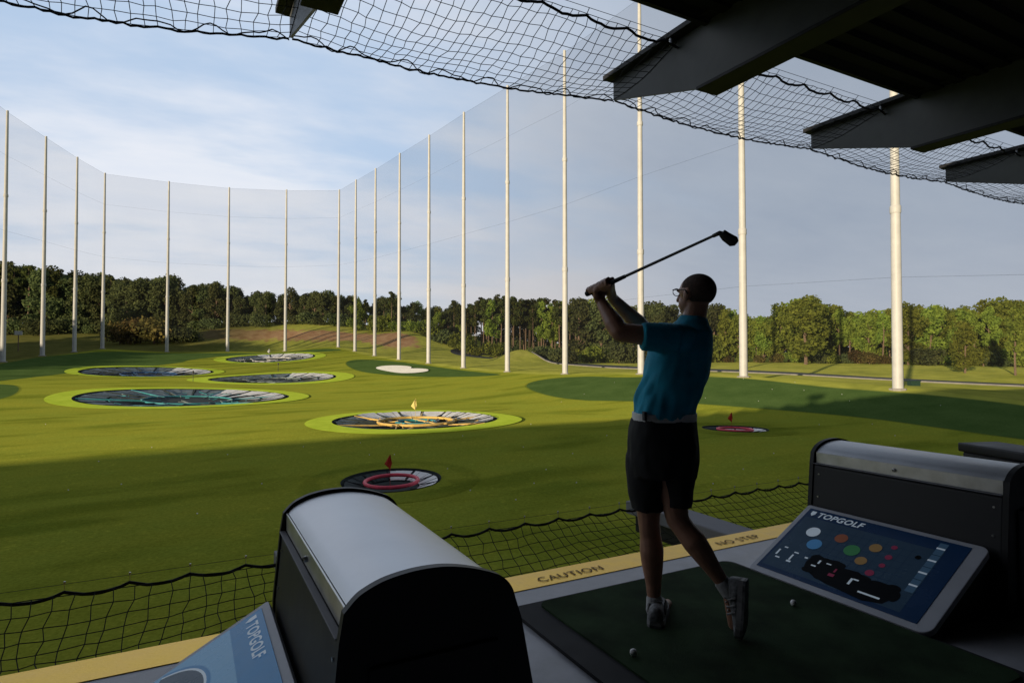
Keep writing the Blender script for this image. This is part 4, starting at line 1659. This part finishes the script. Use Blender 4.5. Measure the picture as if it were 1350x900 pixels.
    if lab_panel_main:
        rect(g(0.02), g(0.90), k(0.05), k(0.86), h1, 0, bm)
        for i in range(1, 12):       # map grid
            rect(g(0.20 + 0.05 * i), g(0.20 + 0.05 * i) + 0.0016, k(0.30), k(0.82), h2, 8, bm)
        for i in range(6):
            rect(g(0.22), g(0.80), k(0.34 + 0.085 * i), k(0.34 + 0.085 * i) + 0.0016, h2, 8, bm)
        for u, v, r_, mi in ((0.155, 0.66, 0.048, 1), (0.225, 0.50, 0.050, 2), (0.345, 0.68, 0.042, 3), (0.455, 0.565, 0.050, 4), (0.565, 0.68, 0.038, 5), (0.545, 0.47, 0.036, 5), (0.655, 0.75, 0.018, 6), (0.665, 0.61, 0.021, 6), (0.665, 0.49, 0.018, 6), (0.635, 0.36, 0.026, 6), (0.80, 0.71, 0.017, 7)):
            disc(g(u), k(v), r_ * 0.92, h3, mi, bm)
        for i in range(4):            # score column
            rect(g(0.85), g(0.895), k(0.80 - 0.17 * i), k(0.80 - 0.17 * i) + 0.098, h2, 10, bm)
            rect(g(0.85), g(0.895), k(0.875 - 0.17 * i), k(0.875 - 0.17 * i) + 0.012, h3, 1, bm)
        # club silhouettes strip
        strip_ = [(0.265, 0.25), (0.27, 0.30), (0.30, 0.39), (0.36, 0.36), (0.44, 0.385), (0.50, 0.32), (0.58, 0.33), (0.66, 0.27), (0.74, 0.30), (0.82, 0.29), (0.845, 0.20), (0.80, 0.07), (0.70, 0.03), (0.58, 0.05), (0.46, 0.07), (0.36, 0.11), (0.28, 0.17)]
        f = bm.faces.new([bm.verts.new(S(g(u), k(v), h2)) for u, v in strip_])
        f.material_index = 7
        for q_, (u, v, ru, rv) in enumerate(((0.30, 0.33, 0.030, 0.030), (0.37, 0.33, 0.040, 0.026), (0.45, 0.34, 0.046, 0.022), (0.53, 0.29, 0.040, 0.020), (0.62, 0.28, 0.050, 0.020), (0.72, 0.27, 0.05, 0.018), (0.80, 0.27, 0.038, 0.028), (0.83, 0.19, 0.026, 0.040), (0.66, 0.06, 0.06, 0.014), (0.42, 0.11, 0.05, 0.016), (0.31, 0.16, 0.036, 0.022))):
            disc(g(u), k(v), ru, h2 + 0.0001 * (q_ + 1), 7, bm, ry=rv)
        for u, v, ww, hh, mi in ((0.31, 0.22, 0.03, 0.01, 1), (0.335, 0.27, 0.012, 0.03, 1), (0.385, 0.30, 0.03, 0.008, 1), (0.44, 0.17, 0.035, 0.022, 6), (0.455, 0.23, 0.012, 0.03, 6), (0.57, 0.15, 0.014, 0.05, 1), (0.585, 0.22, 0.03, 0.01, 1), (0.65, 0.10, 0.12, 0.012, 1),
                                 (0.05, 0.22, 0.012, 0.05, 1), (0.065, 0.18, 0.03, 0.010, 1), (0.07, 0.34, 0.025, 0.010, 1), (0.155, 0.20, 0.012, 0.05, 1), (0.15, 0.17, 0.03, 0.014, 1), (0.155, 0.31, 0.03, 0.010, 1), (0.24, 0.285, 0.02, 0.012, 1)):
            rect(g(u), g(u) + ww, k(v), k(v) + hh, h3, mi, bm)
    else:
        # picture of a big pale ball curve on a blue ground
        rect(g(0.0), g(1.0), k(0.0), k(0.78), h1, 9, bm)
        rect(g(0.0), g(1.0), k(0.78), k(1.0), h1, 2, bm)
        for r0, mi, hh in ((0.30, 2, h2), (0.286, 1, h2 + 0.0008), (0.276, 0, h2 + 0.0016), (0.20, 9, h2 + 0.0024)):
            pts = []
            for q in range(33):
                an = R(-25 + 180 * q / 32)
                pts.append((0.30 + r0 * math.cos(an) * 0.95, 0.13 + r0 * math.sin(an)))
            pts = [(u, max(SV0 + 0.005, v)) for u, v in pts]
            f = bm.faces.new([bm.verts.new(S(u, v, hh)) for u, v in pts])
            f.material_index = mi
    # shield mark before the word
    sh = [(0.0, 0.5), (0.42, 0.5), (0.42, 0.0), (0.21, -0.35), (0.0, 0.0)]
    f = bm.faces.new([bm.verts.new(S(g(0.035) + u * 0.075, k(0.915) + v * 0.055, h3)) for u, v in sh])
    f.material_index = 1
    bmesh.ops.recalc_face_normals(bm, faces=bm.faces)
    obj('screen_graphics', bm, [M_SCRLT, M_INKW, M_INKB, M_INKO, M_INKG, M_INKY, M_INKP, M_BLACK, M_SCREEN, M_SCRPALE, M_SCRCOL], fr)
    me = text_mesh('TOPGOLF', 0.066, shear=0.18, bold=0.0016, space=1.05)
    place_mesh(me, S(g(0.085), k(0.885), h3), (0, -1, 0), ux)
    obj('screen_lettering', me, M_INKW, fr)
    return root


console(EL, 'black ball dispenser with silver domed lid, left of the golfer', False)
console(EL + 3.455, 'black ball dispenser with silver lid and lit touch panel, right of the golfer', True)

# low black cabinet behind the right console
lc = thing('low_cabinet', 'low black flat topped cabinet behind the right ball dispenser, cut by the photo edge', 'cabinet', (4.66, 2.1, 0))
OFFC = Vector((4.66, 2.1, 0))
p1 = W(1262, 580, 4.25)
p2 = W(1430, 613, 3.45)
ax_ = (p2 - p1)
ax_.z = 0
zt_ = (p1.z + p2.z) / 2
sd_ = Vector((-ax_.y, ax_.x, 0)).normalized()
if sd_.dot(RIGHT) < 0:
    sd_ = -sd_
q0 = Vector((p1.x, p1.y, 0)) - OFFC
for nm, w0, w1, z0, z1, mm, e_ in (('body', 0.02, 0.30, 0.0, zt_ - 0.062, M_CAB, 0.02), ('top', 0.0, 0.32, zt_ - 0.06, zt_, M_RIM, 0.0)):
    bm = bmesh.new()
    a_ = q0 + ax_.normalized() * e_
    bm_prism(bm, [a_ + sd_ * w0 + UP * z0, a_ + sd_ * w1 + UP * z0, a_ + sd_ * w1 + UP * z1, a_ + sd_ * w0 + UP * z1], ax_ - ax_.normalized() * 2 * e_)
    bevel(bm, 0.012, 3)
    smooth(obj(nm, bm, mm, lc), 40)

# ------------------------------------------------------------------ the golfer
PXM = 1 / F


def cap_mesh(bm, p0, r0, p1, r1, n=14, m=5):
    """tapered capsule"""
    p0, p1 = Vector(p0), Vector(p1)
    d = (p1 - p0)
    L = d.length
    if L < 1e-6:
        d = Vector((0, 0, 1))
    d.normalize()
    u, v = frame_of(d)
    rows = []
    for i in range(m + 1):
        a = -math.pi / 2 + (math.pi / 2) * i / m
        rows.append((p0 + d * (r0 * math.sin(a)), r0 * math.cos(a)))
    for i in range(m + 1):
        a = (math.pi / 2) * i / m
        rows.append((p1 + d * (r1 * math.sin(a)), r1 * math.cos(a)))
    ring_mesh(bm, [([c + (u * math.cos(2 * math.pi * j / n) + v * math.sin(2 * math.pi * j / n)) * max(r_, 1e-4) for j in range(n)]) for c, r_ in rows])


def ring_mesh(bm, rows):
    vs = [[bm.verts.new(p) for p in r_] for r_ in rows]
    n = len(rows[0])
    fs = []
    for a, b in zip(vs[:-1], vs[1:]):
        for j in range(n):
            fs.append(bm.faces.new((a[j], a[(j + 1) % n], b[(j + 1) % n], b[j])))
    fs.append(bm.faces.new(list(reversed(vs[0]))))
    fs.append(bm.faces.new(vs[-1]))
    bmesh.ops.recalc_face_normals(bm, faces=fs)


def chain(bm, pts):
    for (a, ra), (b, rb) in zip(pts[:-1], pts[1:]):
        cap_mesh(bm, a, ra, b, rb)


def ellip(bm, c, ax, ay, az, n=20, m=12):
    """ellipsoid with three half-axis vectors"""
    rows = []
    for i in range(m + 1):
        a = -math.pi / 2 + math.pi * i / m
        cr, sr = max(math.cos(a), 1e-3), math.sin(a)
        rows.append([c + az * sr + (ax * math.cos(2 * math.pi * j / n) + ay * math.sin(2 * math.pi * j / n)) * cr for j in range(n)])
    ring_mesh(bm, rows)


def oval_rows(rows, n=28, yaw=0.0, sq=0.85):
    """rows (px centre x, y, half width px, half depth m, distance) -> rings facing the viewer's frame"""
    out = []
    for (x, y, hw, hd, d) in rows:
        cen = W(x, y, d)
        a = RIGHT * (hw * d / F)
        b = FWD * hd
        r_ = []
        for j in range(n):
            t_ = 2 * math.pi * j / n
            cc, ss = math.cos(t_), math.sin(t_)
            r_.append(cen + a * math.copysign(abs(cc) ** sq, cc) + b * math.copysign(abs(ss) ** sq, ss))
        out.append(r_)
    return out


def remesh(bm, name, voxel, it=4, fac=0.5, noise=None):
    me = bpy.data.meshes.new(name)
    bm.to_mesh(me)
    bm.free()
    o = bpy.data.objects.new(name, me)
    COL.objects.link(o)
    md = o.modifiers.new('r', 'REMESH')
    md.mode = 'VOXEL'
    md.voxel_size = voxel
    ms = o.modifiers.new('s', 'SMOOTH')
    ms.iterations = it
    ms.factor = fac
    dg = bpy.context.evaluated_depsgraph_get()
    dg.update()
    out = bpy.data.meshes.new_from_object(o.evaluated_get(dg))
    bpy.data.objects.remove(o)
    for p in out.polygons:
        p.use_smooth = True
    return out


foot0 = on_deck(868, 820, 0.03)
person = thing('person', 'golfer in blue polo shirt and dark shorts following through, seen from behind', 'person', (foot0.x, foot0.y, 0.026))
POFF = Vector((foot0.x, foot0.y, 0.026))


def pobj(name, me, m, parent=person):
    me.transform(Matrix.Translation(-POFF))
    o = obj(name, me, m, parent)
    return o


ZM = 0.026
bm = bmesh.new()
# legs
chain(bm, [(W(856, 590, 3.14), 0.088), (W(855, 660, 3.15), 0.068), (W(855.5, 688, 3.15), 0.055), (W(857.5, 706, 3.16), 0.054), (W(859, 724, 3.155), 0.0615), (W(860, 742, 3.165), 0.056), (W(861.5, 766, 3.18), 0.042), (W(862, 788, 3.18), 0.0335), (W(863, 800, 3.18), 0.038)])
chain(bm, [(W(884, 590, 3.10), 0.090), (W(888, 655, 3.08), 0.070), (W(893, 684, 3.06), 0.056), (W(903, 698, 3.04), 0.055), (W(915, 713, 3.015), 0.0605), (W(927, 730, 3.0), 0.053), (W(940, 749, 2.99), 0.041), (W(951.5, 766, 2.98), 0.033), (W(960, 778, 2.97), 0.037)])
# feet inside the shoes
chain(bm, [(W(865, 806, 3.16), 0.036), (W(880, 796, 3.36), 0.028)])
chain(bm, [(W(962, 782, 2.97), 0.033), (W(968, 822, 2.97), 0.030)])
# trunk
ring_mesh(bm, oval_rows([(x, y, hw * 0.84, hd * 0.84, d) for x, y, hw, hd, d in [(875, 590, 40, .12, 3.12), (875, 560, 38, .12, 3.12), (878, 530, 37, .125, 3.12), (888, 500, 38, .135, 3.12), (893, 470, 38, .14, 3.13), (899, 445, 34, .13, 3.14), (908, 430, 22, .09, 3.14), (914, 420, 15, .06, 3.14)]]))
# neck
chain(bm, [(W(911, 432, 3.14), 0.066), (W(916, 416, 3.14), 0.060), (W(919, 398, 3.14), 0.060)])
# head: looks out over the range, left of straight away
HC = W(917.5, 388, 3.14)
th = R(35)
HF = (FWD * math.cos(th) - RIGHT * math.sin(th)) + UP * 0.05
HF.normalize()
HL = (-RIGHT * math.cos(th) - FWD * math.sin(th)).normalized()   # towards his left ear
HU = HF.cross(HL) * -1
if HU.z < 0:
    HU = -HU
ellip(bm, HC + HU * 0.018 - HF * 0.008, HL * 0.077, HF * 0.099, HU * 0.086)
ellip(bm, HC - HU * 0.045 + HF * 0.030, HL * 0.060, HF * 0.066, HU * 0.070)
ellip(bm, HC - HU * 0.088 + HF * 0.062, HL * 0.030, HF * 0.028, HU * 0.022)
chain(bm, [(HC + HU * 0.012 + HF * 0.094, 0.010), (HC - HU * 0.028 + HF * 0.112, 0.014)])      # nose
chain(bm, [(HC - HU * 0.060 + HF * 0.090 + HL * 0.018, 0.008), (HC - HU * 0.060 + HF * 0.096, 0.010), (HC - HU * 0.060 + HF * 0.090 - HL * 0.018, 0.008)])
for sgn in (-1, 1):
    ellip(bm, HC - HU * 0.012 - HF * 0.004 + HL * 0.082 * sgn, HL * 0.010, HF * 0.019, HU * 0.033, 14, 8)
    ellip(bm, HC + HU * 0.020 + HF * 0.082 + HL * 0.033 * sgn, HL * 0.022, HF * 0.012, HU * 0.010, 12, 8)   # brow
# arms
SHL, ELB, WRL = W(888, 446, 2.99), W(817, 438, 3.00), W(793, 399, 3.12)
SHR, ERR, WRR = W(905, 446, 3.30), W(852, 437, 3.40), W(807, 392, 3.22)
chain(bm, [(SHL, 0.048), (SHL.lerp(ELB, 0.35), 0.050), (SHL.lerp(ELB, 0.6), 0.052), (ELB, 0.046), (ELB.lerp(WRL, 0.28), 0.050), (ELB.lerp(WRL, 0.65), 0.038), (WRL, 0.028)])
chain(bm, [(SHR, 0.048), (SHR.lerp(ERR, 0.35), 0.048), (SHR.lerp(ERR, 0.6), 0.049), (ERR, 0.044), (ERR.lerp(WRR, 0.28), 0.048), (ERR.lerp(WRR, 0.65), 0.036), (WRR, 0.027)])
# grip and hands
BUTT = W(775.5, 386.5, 3.17)
CLUB_END = W(948, 307.5, 2.52)
SD = (CLUB_END - BUTT).normalized()


def hand(bm, wrist, t0, direct, thumb_dir):
    """palm behind the grip, four curled fingers of unequal length, a thumb along the shaft"""
    cen = BUTT + SD * (t0 + 0.036)
    back = (wrist - cen)
    back = (back - SD * back.dot(SD)).normalized()
    side = SD.cross(back) * direct
    palm0 = cen + back * 0.030 + side * 0.012
    for k_ in range(4):
        o_ = BUTT + SD * (t0 + 0.006 + 0.021 * k_)
        kn = o_ + back * 0.022 + side * 0.030
        cap_mesh(bm, wrist.lerp(o_, 0.15), 0.022, kn, 0.0125, 10, 4)
        L = (0.78, 0.97, 1.0, 0.92)[k_]
        pts = []
        for q in range(5):
            an = R(40 - 235 * L * q / 4)      # curls round the grip
            rr = 0.0265 - 0.001 * q
            pts.append((o_ + side * (rr * math.cos(an)) + back * (rr * math.sin(an)) , 0.0122 - 0.0008 * q))
        pts.insert(0, (kn, 0.0138))
        chain(bm, pts)
    cap_mesh(bm, wrist, 0.028, palm0, 0.026, 12, 4)
    tb = wrist.lerp(cen, 0.35) - side * 0.016
    chain(bm, [(tb, 0.015), (cen - side * 0.024 + back * 0.008 + SD * 0.03 * thumb_dir, 0.0115), (cen - side * 0.018 - back * 0.010 + SD * 0.055 * thumb_dir, 0.0095)])


hand(bm, WRL, 0.008, 1, 1)
hand(bm, WRR, 0.090, 1, 1)
body = pobj('body', remesh(bm, 'body', 0.0065, 3), M_SKIN)

# hair: close-cropped cap over the skull
bm = bmesh.new()
ellip(bm, HC + HU * 0.020 - HF * 0.013, HL * 0.0782, HF * 0.0985, HU * 0.0866, 36, 24)
ck = [v for v in bm.verts if (v.co - HC).dot(HF) > 0.055 - 0.0 * 1 or (v.co - HC).dot(HU) < -0.045 or ((v.co - HC).dot(HF) > 0.0 and (v.co - HC).dot(HU) < 0.022)]
bmesh.ops.delete(bm, geom=ck, context='VERTS')
me = bpy.data.meshes.new('hair')
bm.to_mesh(me)
bm.free()
smooth(pobj('hair', me, M_HAIR))
# glasses
gl = []
for sgn in (-1, 1):
    c0 = HC + HU * 0.012 + HF * 0.099 + HL * 0.034 * sgn
    gl.append(([c0 + HL * (0.028 * math.cos(q * math.pi / 8)) + HU * (0.019 * math.sin(q * math.pi / 8)) for q in range(17)], 0.0022))
    gl.append(([HC + HU * 0.020 + HF * 0.098 + HL * 0.064 * sgn, HC + HU * 0.022 + HF * 0.085 + HL * 0.079 * sgn, HC + HU * 0.020 + HF * 0.0 + HL * 0.090 * sgn, HC - HU * 0.002 - HF * 0.018 + HL * 0.089 * sgn], 0.0028))
gl.append(([HC + HU * 0.016 + HF * 0.101 + HL * 0.008, HC + HU * 0.016 + HF * 0.101 - HL * 0.008], 0.002))
me = pydata('glasses', *tube_data(gl, 6))
pobj('glasses', me, M_WIRE)

# shirt
bm = bmesh.new()
ring_mesh(bm, oval_rows([(x, y, hw * 0.965, hd * 0.95, d) for x, y, hw, hd, d in [(875, 551, 40.5, .135, 3.12), (876, 540, 41.5, .145, 3.12), (879.5, 528, 43, .15, 3.12), (885, 512, 43.5, .15, 3.12), (890.5, 495, 44, .155, 3.12), (893.5, 478, 44.2, .16, 3.13), (896, 462, 42.5, .16, 3.13), (899, 448, 39.5, .16, 3.14), (903.5, 437, 33.5, .15, 3.14), (909, 428, 25, .10, 3.14), (913, 421, 19, .08, 3.14)]]))
chain(bm, [(W(900, 445, 3.02), 0.070), (W(872, 446, 2.995), 0.074)])
chain(bm, [(W(905, 445, 3.26), 0.072), (W(880, 443, 3.34), 0.068)])
# sleeves end in open hems a little wider than the arm


def sleeve(bm, p0, r0, p1, r1, n=20):
    p0, p1 = Vector(p0), Vector(p1)
    d = (p1 - p0).normalized()
    u, v = frame_of(d)
    ring_mesh(bm, [[p0.lerp(p1, f) + (u * math.cos(2 * math.pi * j / n) + v * math.sin(2 * math.pi * j / n)) * (r0 + (r1 - r0) * f) for j in range(n)] for f in np.linspace(0, 1, 6)])


sleeve(bm, W(893, 446, 2.995), 0.072, W(846, 443.5, 2.985), 0.070)
sleeve(bm, W(900, 444, 3.31), 0.070, W(866, 440, 3.37), 0.066)
# collar
ring_mesh(bm, [[W(x, y, 3.14) + (RIGHT * math.cos(q * math.pi / 10) * rx + FWD * math.sin(q * math.pi / 10) * rx * 1.02) - UP * 0.012 * math.cos(q * math.pi / 10) for q in range(20)] for x, y, rx in ((911.5, 428, .083), (914, 421, .073), (915, 417.5, .068))])
sme = remesh(bm, 'shirt', 0.0075, 5)
# cloth folds: diagonal pulls from the shoulder to the hip, gathers over the belt
from mathutils import noise as mnoise
NRM = [v.normal.copy() for v in sme.vertices]
for v in sme.vertices:
    q = v.co.copy()
    hz = q.z
    wv = mnoise.noise(Vector((q.x * 9 + hz * 6, q.y * 9 - hz * 3, hz * 4))) * 0.016 + mnoise.noise(Vector((q.x * 22, q.y * 22 + hz * 8, hz * 9))) * 0.009
    k_ = min(1.0, max(0.15, (1.45 - hz) / 0.25))
    v.co = q + NRM[v.index] * wv * k_
sme.update()
pobj('shirt', sme, M_SHIRT)
# shorts
bm = bmesh.new()
ring_mesh(bm, oval_rows([(874, 626, 42, .15, 3.12), (874, 605, 45.5, .158, 3.12), (874, 585, 45.5, .155, 3.12), (874, 566, 43.5, .145, 3.12), (875, 551, 41.5, .135, 3.12)]))
ring_mesh(bm, oval_rows([(853, 671, 20.5, .098, 3.15), (852, 650, 23, .105, 3.15), (852, 625, 25, .115, 3.14), (853, 600, 27, .12, 3.13)], sq=1.0))
ring_mesh(bm, oval_rows([(890.5, 666, 19, .092, 3.09), (891, 650, 21, .10, 3.09), (891, 625, 24.5, .115, 3.10), (890, 600, 29, .12, 3.11)], sq=1.0))
sme = remesh(bm, 'shorts', 0.0075, 3)
NRM = [v.normal.copy() for v in sme.vertices]
for v in sme.vertices:
    q = v.co.copy()
    v.co = q + NRM[v.index] * (mnoise.noise(Vector((q.x * 11, q.y * 11, q.z * 5))) * 0.009 + mnoise.noise(Vector((q.x * 26, q.y * 26, q.z * 14))) * 0.004)
sme.update()
pobj('shorts', sme, M_SHORTS)
# belt with a dark keeper loop
bm = bmesh.new()
ring_mesh(bm, oval_rows([(875.3, 553.5, 41.2, .138, 3.12), (875.6, 543.5, 41.2, .138, 3.12)], 40))
me = bpy.data.meshes.new('belt')
bm.to_mesh(me)
bm.free()
smooth(pobj('belt', me, M_BELT), 40)
belt = [o for o in person.children if o.name.startswith('belt')][0]
lp = W(850, 548.5, 2.99) - POFF
bm = bmesh.new()
bm_box(bm, -0.006, 0.006, -0.02, 0.03, -0.022, 0.022)
o = obj('belt_loop', bm, M_SHORTS, belt, lp)
o.rotation_euler = (0, 0, -YAW)


# shoes
def shoe(name, heel, toe, up, width, length_k=1.0):
    """running shoe from heel to toe: upper, pale midsole, dark outsole"""
    ax = (toe - heel)
    L = ax.length
    ax.normalize()
    up = (up - ax * up.dot(ax)).normalized()
    sd_ = ax.cross(up).normalized()
    rows, rs, ro2 = [], [], []
    for f, wv, hv in ((0.0, 0.50, 0.70), (0.06, 0.72, 0.86), (0.2, 0.80, 0.88), (0.35, 0.80, 0.80), (0.5, 0.88, 0.66), (0.65, 1.0, 0.55), (0.8, 0.98, 0.46), (0.92, 0.78, 0.38), (1.0, 0.40, 0.26)):
        cen = heel + ax * (L * f)
        hw = width / 2 * wv
        toe_lift = 0.012 * max(0, (f - 0.7) / 0.3) ** 2
        rows.append([cen + sd_ * (hw * math.cos(q * math.pi / 9)) + up * (0.028 + toe_lift + (hv * 0.098 - 0.02) * max(0, math.sin(q * math.pi / 9)) ** 0.8 - 0.004 * (math.sin(q * math.pi / 9) < 0)) for q in range(18)])
        for lst, e, z0, z1 in ((rs, 1.06, 0.012, 0.034), (ro2, 1.10, 0.0, 0.0118)):
            lst.append([cen + sd_ * (hw * e * a_) + up * (b_ + toe_lift) for a_, b_ in ((-1, z0), (1, z0), (1, z1), (-1, z1))])
    out = []
    bm = bmesh.new()
    ring_mesh(bm, rows)
    me = bpy.data.meshes.new(name)
    bm.to_mesh(me)
    bm.free()
    up_o = smooth(pobj(name, me, M_SHOE), 60)
    for lst, nm, mm in ((rs, 'midsole', M_TRIM), (ro2, 'outsole', M_SOLE)):
        bm = bmesh.new()
        ring_mesh(bm, lst)
        me = bpy.data.meshes.new(nm)
        bm.to_mesh(me)
        bm.free()
        me.transform(Matrix.Translation(-POFF))
        obj(nm, me, mm, up_o)
    # laces and side flashes
    paths = []
    for f in (0.36, 0.43, 0.50, 0.57):
        c_0 = heel + ax * (L * f) + up * (0.112 - 0.075 * (f - 0.2))
        paths.append(([c_0 - sd_ * 0.028 - up * 0.008, c_0 + up * 0.002, c_0 + sd_ * 0.028 - up * 0.008], 0.004))
    for sgn in (-1, 1):
        for f0 in (0.30, 0.42, 0.54):
            paths.append(([heel + ax * (L * f0) + sd_ * sgn * width * 0.43 + up * 0.04, heel + ax * (L * (f0 + 0.07)) + sd_ * sgn * width * 0.37 + up * 0.078], 0.005))
    me = pydata('laces', *tube_data(paths, 5))
    me.transform(Matrix.Translation(-POFF))
    obj('laces', me, M_TRIM, up_o)
    return up_o


h0 = on_deck(864, 828, ZM)
shoe('shoe', Vector((h0.x, h0.y, ZM + 0.001)), Vector((h0.x, h0.y, ZM + 0.001)) + (FWD * 0.275 + RIGHT * 0.085), UP, 0.105)
tp = on_deck(971, 842, ZM)
toe = Vector((tp.x, tp.y, ZM + 0.010)) + RIGHT * 0.035 - FWD * 0.02
heel = W(985, 764, 2.93)
shoe('shoe', heel, toe, (-RIGHT * 0.85 + FWD * 0.50), 0.125)
for pts in ([(W(862.5, 789, 3.18), 0.040), (W(863, 803, 3.18), 0.044)], [(W(953, 768, 2.98), 0.039), (W(962, 779, 2.97), 0.044)]):
    bm = bmesh.new()
    chain(bm, pts)
    me = bpy.data.meshes.new('sock')
    bm.to_mesh(me)
    bm.free()
    smooth(pobj('sock', me, M_SOCK))

# club held in the hands
club = thing('golf_club', 'iron golf club held up behind the golfer at the end of his swing', 'golf club', BUTT)
gpath = [SD * f for f in (-0.012, 0.0, 0.13, 0.27)]
tubes('grip', [(gpath, [0.0145, 0.0150, 0.0125, 0.0095])], M_MATEDGE, club, 12)
Lc = (CLUB_END - BUTT).length
tubes('shaft', [([SD * 0.268, SD * Lc], [0.0075, 0.0058])], M_GRAPH, club, 10)
# iron head: hosel, then a blade hanging to the toe
hs0 = SD * (Lc - 0.03)
toe_d = (RIGHT * 0.80 - UP * 0.62 + FWD * 0.0)
toe_d = (toe_d - SD * toe_d.dot(SD) * 0.55).normalized()
bld_n = SD.cross(toe_d).normalized()
hd = toe_d.cross(bld_n).normalized()
bm = bmesh.new()
base = SD * (Lc + 0.012)
outl = [(0.0, 0.014), (0.022, 0.020), (0.058, 0.034), (0.074, 0.026), (0.079, 0.006), (0.070, -0.014), (0.030, -0.020), (0.004, -0.016)]
bm_prism(bm, [base + toe_d * a_ + hd * b_ - bld_n * 0.009 for a_, b_ in outl], bld_n * 0.018)
bevel(bm, 0.004, 2)
bl = smooth(obj('club_head', bm, M_IRON, club), 40)
tubes('hosel', [([hs0, SD * (Lc + 0.004), base + toe_d * 0.012], [0.008, 0.0095, 0.011])], M_IRON, bl, 10)

print('trees', TREES, 'objects', len(bpy.data.objects))
